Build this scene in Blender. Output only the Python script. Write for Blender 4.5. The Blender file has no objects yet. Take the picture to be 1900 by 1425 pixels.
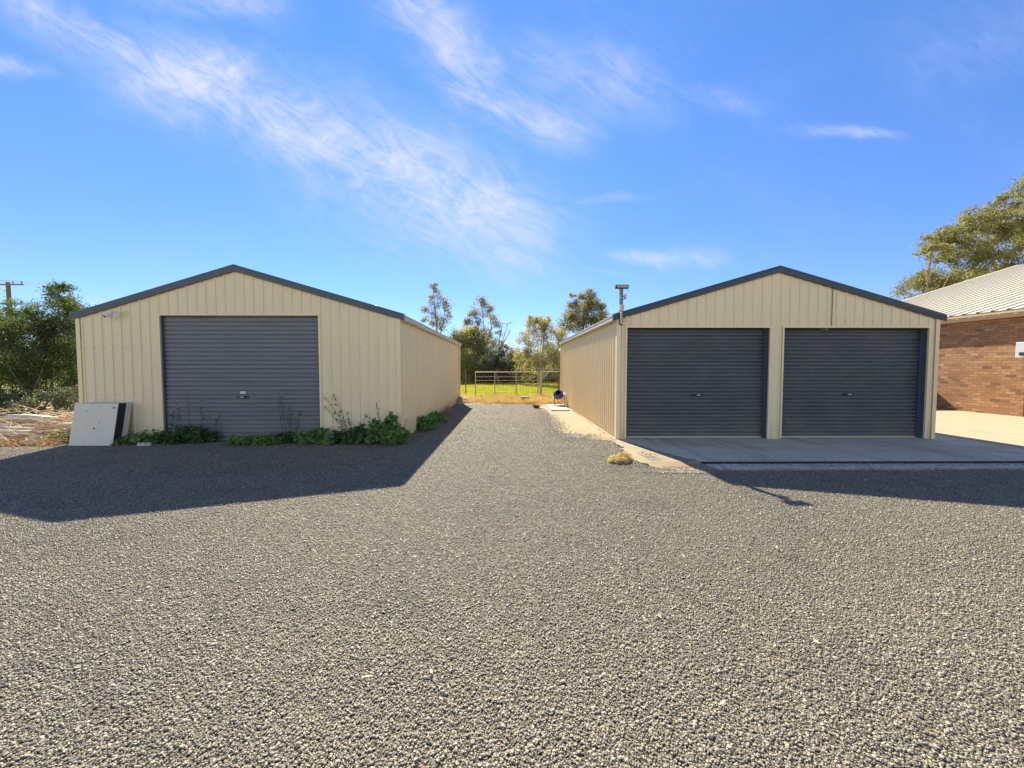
import bpy, bmesh, math, random
import numpy as np
from mathutils import Vector, Matrix
random.seed(4); rng = np.random.default_rng(4)
S = bpy.context.scene; COL = S.collection
R = math.radians

# ------------------------------------------------------------------ camera
cam = bpy.data.cameras.new('camera'); co = bpy.data.objects.new('camera', cam); COL.objects.link(co)
cam.sensor_fit = 'HORIZONTAL'; cam.sensor_width = 36; cam.lens = 713 / 1900 * 36
cam.clip_start = 0.05; cam.clip_end = 4000
co.location = (0, 0, 1.5); co.rotation_euler = (R(90 - 2.45), 0, R(-0.48))
S.camera = co

# ------------------------------------------------------------------ light, sky, exposure
SUN_EL, SUN_AZ = 40.0, -14.4            # azimuth from +Y towards +X
sd = Vector((math.sin(R(SUN_AZ)) * math.cos(R(SUN_EL)), math.cos(R(SUN_AZ)) * math.cos(R(SUN_EL)), math.sin(R(SUN_EL))))
sun = bpy.data.lights.new('sun', 'SUN'); so = bpy.data.objects.new('sun', sun); COL.objects.link(so)
sun.energy = 5.0; sun.angle = R(0.5); sun.color = (1, .91, .715)
so.rotation_euler = sd.to_track_quat('Z', 'Y').to_euler()
S.view_settings.view_transform = 'Standard'; S.view_settings.look = 'None'
S.view_settings.exposure = 1.38; S.view_settings.gamma = 1

class NT:
    """small helper to write node trees"""
    def __init__(s, nt): s.nt = nt; s.n = nt.nodes; s.l = nt.links
    def new(s, t, **k):
        n = s.n.new(t)
        for a, b in k.items(): setattr(n, a, b)
        return n
    def put(s, sock, v):
        if v is None: return
        if isinstance(v, bpy.types.NodeSocket): s.l.new(v, sock)
        else: sock.default_value = v
    def m(s, op, a, b=None, c=None, clamp=False):
        n = s.new('ShaderNodeMath', operation=op, use_clamp=clamp)
        s.put(n.inputs[0], a); s.put(n.inputs[1], b); s.put(n.inputs[2], c)
        return n.outputs[0]
    def noise(s, vec, scale, detail=4, rough=.55, dist=0, dim='3D'):
        n = s.new('ShaderNodeTexNoise', noise_dimensions=dim)
        s.put(n.inputs['Vector'], vec); n.inputs['Scale'].default_value = scale
        n.inputs['Detail'].default_value = detail; n.inputs['Roughness'].default_value = rough
        n.inputs['Distortion'].default_value = dist
        return n.outputs['Fac']
    def ramp(s, f, pts, interp='LINEAR'):
        n = s.new('ShaderNodeValToRGB'); cr = n.color_ramp; cr.interpolation = interp
        while len(cr.elements) < len(pts): cr.elements.new(.5)
        for e, (p, c) in zip(cr.elements, pts):
            e.position = p; e.color = (*c, 1) if isinstance(c, tuple) else (c, c, c, 1)
        s.put(n.inputs[0], f); return n.outputs[0]
    def mix(s, f, a, b, mode='MIX'):
        n = s.new('ShaderNodeMix', data_type='RGBA', blend_type=mode)
        s.put(n.inputs[0], f)
        s.put(n.inputs[6], (*a, 1) if isinstance(a, tuple) else a)
        s.put(n.inputs[7], (*b, 1) if isinstance(b, tuple) else b)
        return n.outputs[2]
    def bump(s, h, strength=.3, dist=.01, normal=None):
        n = s.new('ShaderNodeBump'); n.inputs['Strength'].default_value = strength
        n.inputs['Distance'].default_value = dist; s.put(n.inputs['Height'], h)
        if normal: s.put(n.inputs['Normal'], normal)
        return n.outputs[0]
    def mapping(s, vec, scale=(1, 1, 1), rot=(0, 0, 0), loc=(0, 0, 0)):
        n = s.new('ShaderNodeMapping'); s.put(n.inputs[0], vec)
        n.inputs['Scale'].default_value = scale; n.inputs['Rotation'].default_value = rot; n.inputs['Location'].default_value = loc
        return n.outputs[0]
    def coord(s, o='Object'): return s.new('ShaderNodeTexCoord').outputs[o]
    def pos(s): return s.new('ShaderNodeNewGeometry').outputs['Position']

W = bpy.data.worlds.new('World'); S.world = W; W.use_nodes = True
t = NT(W.node_tree); t.n.clear()
sky = t.new('ShaderNodeTexSky', sky_type='NISHITA'); sky.sun_disc = False
sky.sun_elevation = R(SUN_EL); sky.sun_rotation = R(SUN_AZ)
sky.air_density = 1.0; sky.dust_density = 0.0; sky.ozone_density = 5.0; sky.altitude = 300
dz_ = t.new('ShaderNodeSeparateXYZ'); t.put(dz_.inputs[0], t.coord('Generated'))
hs = t.new('ShaderNodeHueSaturation'); t.put(hs.inputs['Color'], t.mix(1., sky.outputs[0], t.ramp(t.m('ABSOLUTE', dz_.outputs[2]), [(0., (.58, .63, .88)), (.3, (.54, .70, .98)), (.65, (.56, .86, 1.12))]), 'MULTIPLY'))
hs.inputs['Saturation'].default_value = .98; hs.inputs['Value'].default_value = 1.0
# cirrus: streaks laid out by direction in the sky
d = t.coord('Generated'); sep = t.new('ShaderNodeSeparateXYZ'); t.put(sep.inputs[0], d)
ay = t.m('MAXIMUM', t.m('ABSOLUTE', sep.outputs[1]), .05)
qx = t.m('DIVIDE', sep.outputs[0], ay); qz = t.m('DIVIDE', sep.outputs[2], ay)
cq = t.new('ShaderNodeCombineXYZ'); t.put(cq.inputs[0], qx); t.put(cq.inputs[1], qz); cq = cq.outputs[0]
w1 = t.m('MULTIPLY', t.m('SUBTRACT', t.noise(cq, 2.8, 5), .5), .22)
w2 = t.m('MULTIPLY', t.m('SUBTRACT', t.noise(t.mapping(cq, loc=(7, 3, 0)), 2.6, 3), .5), .16)
wx = t.m('ADD', qx, w1); wz = t.m('ADD', qz, w2)
def streak(x0, z0, x1, z1, w, amp, pad=.12):
    dx, dz = x1 - x0, z1 - z0; L = math.hypot(dx, dz); dx /= L; dz /= L
    a = t.m('ADD', t.m('MULTIPLY', t.m('SUBTRACT', wx, x0), dx), t.m('MULTIPLY', t.m('SUBTRACT', wz, z0), dz))
    b = t.m('ADD', t.m('MULTIPLY', t.m('SUBTRACT', wx, x0), -dz), t.m('MULTIPLY', t.m('SUBTRACT', wz, z0), dx))
    g = t.m('EXPONENT', t.m('MULTIPLY', t.m('POWER', t.m('ABSOLUTE', t.m('DIVIDE', b, w)), 2.0), -1))
    lo = t.new('ShaderNodeMapRange', interpolation_type='SMOOTHSTEP'); t.put(lo.inputs[0], a); lo.inputs[1].default_value = -pad; lo.inputs[2].default_value = pad
    hi = t.new('ShaderNodeMapRange', interpolation_type='SMOOTHSTEP'); t.put(hi.inputs[0], a); hi.inputs[1].default_value = L + pad; hi.inputs[2].default_value = L - pad
    return t.m('MULTIPLY', t.m('MULTIPLY', t.m('MULTIPLY', g, lo.outputs[0]), hi.outputs[0]), amp)
bands = [(-1.3, .95, -.70, .68, .06, .7, .25), (-.95, .78, -.30, .52, .09, 1.0, .22), (-.52, .60, .10, .32, .125, 1.0, .2), (-.28, .99, -.05, .66, .075, .95),
         (-.08, .68, .18, .60, .06, .8), (.0, .78, .40, .70, .09, .45), (-.98, .96, -.55, .90, .06, .5), (-1.36, .77, -1.18, .76, .016, .7),
         (.29, .28, .5, .27, .02, .75), (.20, .235, .27, .23, .006, .6), (.76, .615, .94, .605, .012, .7), (.42, .70, .66, .64, .03, .4), (1.0, .74, 1.5, .95, .09, .16), (.20, .44, .3, .44, .01, .5)]
acc = None
for b_ in bands:
    v = streak(*b_); acc = v if acc is None else t.m('MAXIMUM', acc, v)
fib = t.noise(t.mapping(t.mapping(cq, rot=(0, 0, R(32))), scale=(1.3, 3.6, 1)), 4.6, 10, .7, .9)
fib2 = t.noise(cq, 5.0, 8, .62, .9)
f = t.m('ADD', t.m('MULTIPLY', fib, .62), t.m('MULTIPLY', fib2, .38))
mr = t.new('ShaderNodeMapRange', interpolation_type='SMOOTHSTEP'); t.put(mr.inputs[0], f); mr.inputs[1].default_value = .30; mr.inputs[2].default_value = .76
thin = t.m('MULTIPLY', t.m('SUBTRACT', t.noise(t.mapping(cq, scale=(.7, 1.3, 1), loc=(2, 5, 0)), 1.7, 6, .6), .5, clamp=True), .55)
cl = t.m('MINIMUM', t.m('ADD', t.m('MULTIPLY', acc, t.m('ADD', t.m('MULTIPLY', mr.outputs[0], .95), .08)), t.m('MULTIPLY', thin, mr.outputs[0])), .72)
up = t.new('ShaderNodeMapRange'); t.put(up.inputs[0], sep.outputs[2]); up.inputs[1].default_value = .0; up.inputs[2].default_value = .15
cl = t.m('MULTIPLY', cl, up.outputs[0])
# bright veil added low behind the camera, out of view, to fill shaded walls
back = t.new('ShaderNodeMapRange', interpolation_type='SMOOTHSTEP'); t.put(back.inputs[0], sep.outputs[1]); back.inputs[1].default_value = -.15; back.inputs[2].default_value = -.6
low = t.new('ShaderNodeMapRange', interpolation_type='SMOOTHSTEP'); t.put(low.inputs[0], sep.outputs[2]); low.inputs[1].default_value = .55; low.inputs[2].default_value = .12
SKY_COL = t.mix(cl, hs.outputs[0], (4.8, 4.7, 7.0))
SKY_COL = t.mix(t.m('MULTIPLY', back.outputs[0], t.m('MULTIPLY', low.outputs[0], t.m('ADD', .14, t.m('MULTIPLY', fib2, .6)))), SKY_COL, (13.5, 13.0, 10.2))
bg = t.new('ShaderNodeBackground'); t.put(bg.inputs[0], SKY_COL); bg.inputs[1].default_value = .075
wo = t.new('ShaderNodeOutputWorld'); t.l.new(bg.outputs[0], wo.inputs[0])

# ------------------------------------------------------------------ materials
MATS = {}
def mat(name, build):
    if name in MATS: return MATS[name]
    m = bpy.data.materials.new(name); m.use_nodes = True; nt = NT(m.node_tree); nt.n.clear()
    out = nt.new('ShaderNodeOutputMaterial'); sh = build(nt); nt.l.new(sh, out.inputs[0]); MATS[name] = m; return m
def pr(nt, col, rough=.6, normal=None, metal=0, spec=.5):
    p = nt.new('ShaderNodeBsdfPrincipled'); nt.put(p.inputs['Base Color'], (*col, 1) if isinstance(col, tuple) else col)
    nt.put(p.inputs['Roughness'], rough); p.inputs['Metallic'].default_value = metal; p.inputs['Specular IOR Level'].default_value = spec
    if normal: nt.put(p.inputs['Normal'], normal)
    return p.outputs[0]
def simple(name, col, rough=.6, metal=0, var=.12, scale=6, spec=.5, bump=0):
    def b(nt):
        n = nt.noise(nt.pos(), scale, 6, .6)
        c = nt.mix(n, tuple(x * (1 - var) for x in col), tuple(min(1, x * (1 + var)) for x in col))
        return pr(nt, c, rough, nt.bump(nt.noise(nt.pos(), scale * 12, 3), bump, .004) if bump else None, metal, spec)
    return mat(name, b)
def painted_steel(name, col, dirt=(.30, .17, .08), dirt_amt=.5, rough=.45, top=.5, spec=.4):
    """painted sheet steel: faint vertical streaking, splashed dirt rising from the ground"""
    def b(nt):
        p = nt.pos(); n1 = nt.noise(nt.mapping(p, scale=(3, 3, .35)), 2.0, 6, .6); n2 = nt.noise(p, 1.1, 4)
        c = nt.mix(n1, tuple(x * .90 for x in col), tuple(min(1, x * 1.08) for x in col))
        c = nt.mix(nt.m('MULTIPLY', n2, .25), c, tuple(x * .86 for x in col))
        s = nt.new('ShaderNodeSeparateXYZ'); nt.put(s.inputs[0], p)
        mr = nt.new('ShaderNodeMapRange'); nt.put(mr.inputs[0], s.outputs[2]); mr.inputs[1].default_value = top; mr.inputs[2].default_value = 0
        nn = nt.ramp(nt.noise(nt.mapping(p, scale=(6, 6, 2)), 1.6, 6, .7), [(.3, 0.), (.75, 1.)])
        f = nt.m('MULTIPLY', nt.m('MULTIPLY', mr.outputs[0], nn), dirt_amt)
        c = nt.mix(f, c, dirt)
        return pr(nt, c, rough, nt.bump(nt.noise(p, 2.3, 3), .22, .03), 0, spec)
    return mat(name, b)
CREAM = (.80, .675, .425)
m_cream = painted_steel('cream_steel', CREAM, dirt=(.40, .30, .18), dirt_amt=.75, top=.45)
m_cream_side = painted_steel('cream_steel_dusty', (.82, .675, .42), dirt=(.56, .33, .14), dirt_amt=.5, top=2.2)
m_trim = simple('cream_trim', (.80, .66, .40), .4, var=.04)
m_gutter = simple('gutter_steel', (.5, .46, .35), .38, var=.12)
m_barge = painted_steel('slate_steel', (.07, .10, .11), dirt=(.1, .1, .1), dirt_amt=0, rough=.4)
m_bargeb = painted_steel('dark_blue_steel', (.035, .06, .075), dirt=(.1, .1, .1), dirt_amt=0, rough=.4)
def door_steel(name, col):
    """roller door steel: dusty horizontal smears, scuffs round the handle height, grimy foot"""
    def b(nt):
        p = nt.pos(); n1 = nt.noise(nt.mapping(p, scale=(.7, 1, 11)), 1.5, 7, .65); n2 = nt.noise(p, 2.2, 7, .7); n3 = nt.noise(nt.mapping(p, scale=(1, 1, 5)), 6, 6, .75)
        c = nt.mix(nt.ramp(n1, [(.3, 0.), (.7, 1.)]), tuple(x * .82 for x in col), tuple(x * 1.18 for x in col))
        c = nt.mix(nt.m('MULTIPLY', nt.ramp(n2, [(.45, 0.), (.75, 1.)]), .35), c, (.20, .19, .165))
        c = nt.mix(nt.ramp(n3, [(.68, 0.), (.75, .35)]), c, (.32, .33, .33))
        s = nt.new('ShaderNodeSeparateXYZ'); nt.put(s.inputs[0], p); mr = nt.new('ShaderNodeMapRange'); nt.put(mr.inputs[0], s.outputs[2]); mr.inputs[1].default_value = .55; mr.inputs[2].default_value = 0
        c = nt.mix(nt.m('MULTIPLY', nt.m('MULTIPLY', mr.outputs[0], n2), .9), c, (.22, .19, .15))
        return pr(nt, c, nt.m('ADD', .32, nt.m('MULTIPLY', n2, .3)), nt.bump(nt.noise(p, 1.7, 4), .35, .03), 0, .5)
    return mat(name, b)
m_doorL = door_steel('grey_blue_door', (.128, .148, .166)); m_doorR = door_steel('dark_slate_door', (.066, .086, .099))
m_jamb = simple('door_jamb_steel', (.075, .10, .125), .45)
m_dark = simple('dark_plastic', (.02, .02, .023), .5)
m_white = simple('white_plastic', (.62, .63, .64), .4, var=.06)
m_galv = simple('weathered_galvanised', (.17, .18, .17), .5, .5, var=.25, scale=20)
m_roofc = simple('cream_roof_steel', (.62, .56, .42), .5, var=.10)
m_fascia = simple('fascia_paint', (.58, .45, .27), .5, var=.05)
m_rust = simple('rusty_steel', (.15, .095, .06), .75, .2, var=.45, scale=25)
m_gate = simple('gate_steel', (.30, .26, .20), .6, .3, var=.4, scale=9)
m_blue = simple('blue_paint', (.025, .04, .22), .35, var=.3, scale=18)
m_black = simple('matt_black', (.015, .015, .02), .7)

def b_board(nt):
    p = nt.pos(); n = nt.noise(p, 5, 7, .65); c = nt.mix(n, (.58, .54, .43), (.76, .71, .57))
    spots = nt.ramp(nt.noise(nt.mapping(p, loc=(3, 1, 2)), 9, 2), [(.70, 0.), (.78, .55)])
    return pr(nt, nt.mix(spots, c, (.25, .24, .22)), .6)
m_board = mat('weathered_white_panel', b_board)
m_foam = simple('pale_board', (.60, .60, .50), .6, var=.1)
def b_conc(cc):
  def f(nt):
    p = nt.pos(); n = nt.noise(p, 1.3, 8, .65); n2 = nt.noise(nt.mapping(p, scale=(.5, 2.4, 1), rot=(0, 0, .12)), 1.2, 6, .6)
    c = nt.mix(n, cc[0], cc[1]); c = nt.mix(nt.ramp(n2, [(.45, 0.), (.72, .7)]), c, cc[2])
    n3 = nt.noise(p, 26, 5, .7); c = nt.mix(nt.ramp(n3, [(.3, .5), (.5, 0.)]), c, (.22, .21, .19))
    v = nt.new('ShaderNodeTexVoronoi'); nt.put(v.inputs['Vector'], p); v.inputs['Scale'].default_value = 4
    c = nt.mix(nt.ramp(v.outputs['Distance'], [(.03, .8), (.07, 0.)]), c, (.12, .11, .10))
    st = nt.noise(nt.mapping(p, scale=(2.6, .35, 1), rot=(0, 0, .05), loc=(3, 0, 0)), 1.4, 6, .65); c = nt.mix(nt.ramp(st, [(.52, 0.), (.7, .5)]), c, (.17, .16, .135))
    s = nt.new('ShaderNodeSeparateXYZ'); nt.put(s.inputs[0], p); jx = nt.m('ABSOLUTE', nt.m('SUBTRACT', nt.m('FRACT', nt.m('DIVIDE', nt.m('ADD', s.outputs[0], .8), 3.25)), .5)); c = nt.mix(nt.m('LESS_THAN', jx, .0016), c, (.08, .075, .07))
    return pr(nt, c, .8, nt.bump(n3, .25, .004))
  return f
m_conc = mat('concrete', b_conc(((.56, .48, .335), (.70, .60, .42), (.50, .36, .20))))
m_drive = mat('tan_driveway', b_conc(((.33, .27, .175), (.45, .37, .24), (.42, .29, .15))))
def b_sand(nt):
    p = nt.pos(); n = nt.noise(p, 2.2, 8, .7); c = nt.mix(n, (.20, .15, .085), (.33, .27, .165))
    c = nt.mix(nt.ramp(nt.noise(nt.mapping(p, loc=(5, 0, 0)), 3.2, 5), [(.55, 0.), (.72, .7)]), c, (.26, .14, .075))
    n3 = nt.noise(p, 60, 4, .7); c = nt.mix(nt.ramp(n3, [(.62, 0.), (.70, .6)]), c, (.12, .11, .10))
    return pr(nt, c, .9, nt.bump(nt.m('ADD', n3, nt.m('MULTIPLY', n, 3)), .5, .006))
m_sand = mat('cement_spill', b_sand)
STONE = [(0., (.12, .102, .076)), (.3, (.225, .191, .137)), (.65, (.335, .281, .192)), (.9, (.42, .351, .231)), (1., (.56, .475, .33))]
def b_gravel(nt):
    p = nt.pos()
    dp = nt.new('ShaderNodeVectorMath', operation='ADD'); nz = nt.new('ShaderNodeTexNoise'); nt.put(nz.inputs['Vector'], p); nz.inputs['Scale'].default_value = 60
    sc = nt.new('ShaderNodeVectorMath', operation='SCALE'); nt.put(sc.inputs[0], nz.outputs['Color']); sc.inputs['Scale'].default_value = .012
    nt.put(dp.inputs[0], p); nt.put(dp.inputs[1], sc.outputs[0])
    v = nt.new('ShaderNodeTexVoronoi'); nt.put(v.inputs['Vector'], dp.outputs[0]); v.inputs['Scale'].default_value = 78; v.inputs['Randomness'].default_value = 1
    sx = nt.new('ShaderNodeSeparateColor'); nt.put(sx.inputs[0], v.outputs['Color'])
    c = nt.ramp(sx.outputs[0], STONE)
    big = nt.ramp(nt.noise(nt.mapping(nt.pos(), scale=(1, .45, 1)), .5, 6, .62), [(.38, 0.), (.62, 1.)]); c = nt.mix(nt.m('MULTIPLY', big, .5), c, nt.mix(.55, c, (.34, .29, .20)))
    dk = nt.ramp(nt.noise(nt.mapping(nt.pos(), loc=(9, 4, 0)), 1.3, 5, .7), [(.5, 0.), (.68, .45)]); c = nt.mix(dk, c, nt.mix(.6, c, (.07, .065, .06)))
    c = nt.mix(nt.ramp(v.outputs['Distance'], [(.45, 0.), (.8, .75)]), c, (.03, .03, .032))
    c = nt.mix(1., c, (.60, .59, .575), 'MULTIPLY')
    h = nt.m('SUBTRACT', 1, nt.m('MULTIPLY', v.outputs['Distance'], 1.2)); h = nt.m('ADD', h, nt.m('MULTIPLY', sx.outputs[1], .9))
    h = nt.m('ADD', h, nt.m('MULTIPLY', nt.noise(p, 3.5, 3), 2.2))
    return pr(nt, c, .75, nt.bump(h, .9, .012), 0, .35)
m_gravel = mat('gravel', b_gravel)
def b_stone(nt):
    oi = nt.new('ShaderNodeObjectInfo'); c = nt.ramp(oi.outputs['Random'], STONE)
    big = nt.ramp(nt.noise(nt.mapping(nt.pos(), scale=(1, .45, 1)), .5, 6, .62), [(.38, 0.), (.62, 1.)]); c = nt.mix(nt.m('MULTIPLY', big, .5), c, nt.mix(.55, c, (.34, .29, .20)))
    dk = nt.ramp(nt.noise(nt.mapping(nt.pos(), loc=(9, 4, 0)), 1.3, 5, .7), [(.5, 0.), (.68, .45)]); c = nt.mix(dk, c, nt.mix(.6, c, (.07, .065, .06)))
    n = nt.noise(nt.pos(), 160, 3, .6); c = nt.mix(nt.m('MULTIPLY', n, .5), c, (.12, .12, .12))
    return pr(nt, c, .55, None, 0, .6)
m_stone = mat('gravel_stone', b_stone)
def b_earth(nt):
    p = nt.pos(); n = nt.noise(p, .7, 8, .65); n2 = nt.noise(p, 9, 8, .7)
    c = nt.mix(n2, (.28, .16, .08), (.58, .40, .22)); c = nt.mix(nt.ramp(n, [(.35, 0.), (.65, .8)]), c, (.20, .17, .09))
    return pr(nt, c, .95, nt.bump(n2, .35, .012))
m_earth = mat('dry_earth', b_earth)
def b_grassg(nt):
    p = nt.pos(); n = nt.noise(p, .5, 6, .65); n2 = nt.noise(p, 7, 6, .7)
    c = nt.mix(n2, (.10, .13, .02), (.30, .31, .05)); c = nt.mix(nt.ramp(n, [(.4, 0.), (.68, .8)]), c, (.34, .28, .10))
    return pr(nt, c, .95, nt.bump(n2, .35, .015))
m_grassg = mat('paddock_turf', b_grassg)
def b_brick(nt):
    p = nt.pos(); s = nt.new('ShaderNodeSeparateXYZ'); nt.put(s.inputs[0], p)
    cm = nt.new('ShaderNodeCombineXYZ'); nt.put(cm.inputs[0], nt.m('ADD', s.outputs[1], s.outputs[0])); nt.put(cm.inputs[1], s.outputs[2])
    wob = nt.new('ShaderNodeTexNoise'); nt.put(wob.inputs['Vector'], p); wob.inputs['Scale'].default_value = 9
    sc = nt.new('ShaderNodeVectorMath', operation='SCALE'); nt.put(sc.inputs[0], wob.outputs['Color']); sc.inputs['Scale'].default_value = .008
    ad = nt.new('ShaderNodeVectorMath', operation='ADD'); nt.put(ad.inputs[0], cm.outputs[0]); nt.put(ad.inputs[1], sc.outputs[0])
    b = nt.new('ShaderNodeTexBrick'); nt.put(b.inputs['Vector'], ad.outputs[0]); b.inputs['Scale'].default_value = 1
    b.inputs['Brick Width'].default_value = .24; b.inputs['Row Height'].default_value = .086; b.inputs['Mortar Size'].default_value = .006
    b.inputs['Color1'].default_value = (0, 0, 0, 1); b.inputs['Color2'].default_value = (1, 1, 1, 1); b.inputs['Mortar'].default_value = (.5, .5, .5, 1); b.inputs['Mortar Smooth'].default_value = .2
    cb = nt.ramp(b.outputs['Color'], [(0, (.17, .07, .03)), (.15, (.33, .15, .055)), (.6, (.42, .205, .078)), (.9, (.49, .26, .105)), (1, (.52, .32, .15))])
    cb = nt.mix(nt.ramp(nt.noise(nt.mapping(p, scale=(1, 1, 2)), 11, 6, .7), [(.35, .55), (.6, 0.)]), cb, (.24, .13, .09))
    c = nt.mix(b.outputs['Fac'], cb, (.22, .125, .07))
    h = nt.m('SUBTRACT', nt.m('MULTIPLY', nt.noise(p, 40, 5, .7), .5), b.outputs['Fac'])
    return pr(nt, c, .85, nt.bump(h, 1., .016))
m_brick = mat('brick', b_brick)
def b_wood(nt):
    p = nt.coord('Object'); n = nt.noise(nt.mapping(p, scale=(1, 12, 12)), 3, 7, .7, .4)
    return pr(nt, nt.ramp(n, [(.3, (.16, .12, .09)), (.45, (.50, .42, .30)), (.62, (.80, .71, .54))]), .85, nt.bump(n, .7, .012))
m_wood = mat('grey_timber', b_wood)
m_bark = simple('bark', (.24, .18, .12), .9, var=.5, scale=14, bump=.6)
m_darkbark = simple('dark_bark', (.07, .055, .04), .9, var=.5, scale=14)
m_barkp = simple('pale_bark', (.36, .31, .24), .85, var=.35, scale=10, bump=.4)
m_twig = simple('dead_twig', (.62, .50, .33), .9, var=.45, scale=12)
def leafmat(name, dark, light, trans=.45, rough=.55, seedloc=0, cs=.9):
    def b(nt):
        g = nt.new('ShaderNodeNewGeometry'); n = nt.noise(nt.mapping(g.outputs['Position'], loc=(seedloc, 0, 0)), cs, 3)
        f = nt.m('ADD', nt.m('MULTIPLY', g.outputs['Random Per Island'], .6), nt.m('MULTIPLY', nt.ramp(n, [(.35, 0.), (.65, 1.)]), .4))
        c = nt.mix(f, dark, light)
        p = nt.new('ShaderNodeBsdfPrincipled'); nt.put(p.inputs['Base Color'], c); p.inputs['Roughness'].default_value = rough; p.inputs['Specular IOR Level'].default_value = .35
        tr = nt.new('ShaderNodeBsdfTranslucent'); c2 = nt.mix(1., c, (1.0, 1.0, .55), 'MULTIPLY'); nt.put(tr.inputs[0], c2)
        mx = nt.new('ShaderNodeMixShader'); mx.inputs[0].default_value = trans; nt.l.new(p.outputs[0], mx.inputs[1]); nt.l.new(tr.outputs[0], mx.inputs[2])
        return mx.outputs[0]
    return mat(name, b)
l_gum = leafmat('gum_leaves', (.13, .14, .055), (.38, .35, .17), .5, seedloc=1)
l_gum2 = leafmat('far_gum_leaves', (.13, .135, .055), (.36, .32, .15), .55, seedloc=5)
l_hedge = leafmat('shrub_leaves', (.035, .065, .028), (.19, .25, .07), .45, seedloc=2)
l_olive = leafmat('olive_leaves', (.20, .20, .07), (.52, .47, .20), .55, seedloc=3)
l_wattle = leafmat('wattle_leaves', (.26, .23, .10), (.55, .48, .23), .55, seedloc=4)
l_dark = leafmat('dark_leaves', (.06, .08, .05), (.18, .20, .12), .35, seedloc=6)
l_red = leafmat('red_leaves', (.16, .03, .025), (.38, .09, .05), .4)
l_weed = leafmat('weed_leaves', (.07, .15, .035), (.25, .40, .10), .4, cs=4)
l_weedd = leafmat('dark_weed_leaves', (.045, .09, .03), (.12, .20, .06), .4, cs=4)
l_lime = leafmat('lime_leaves', (.25, .30, .04), (.50, .52, .12), .45)
l_straw = leafmat('straw', (.30, .15, .07), (.70, .46, .26), .3, .8, cs=5)
l_strawy = leafmat('golden_straw', (.55, .40, .18), (.88, .70, .38), .3, .8, cs=5)
l_grass = leafmat('grass_blades', (.20, .24, .025), (.60, .56, .10), .5, .7)

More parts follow.
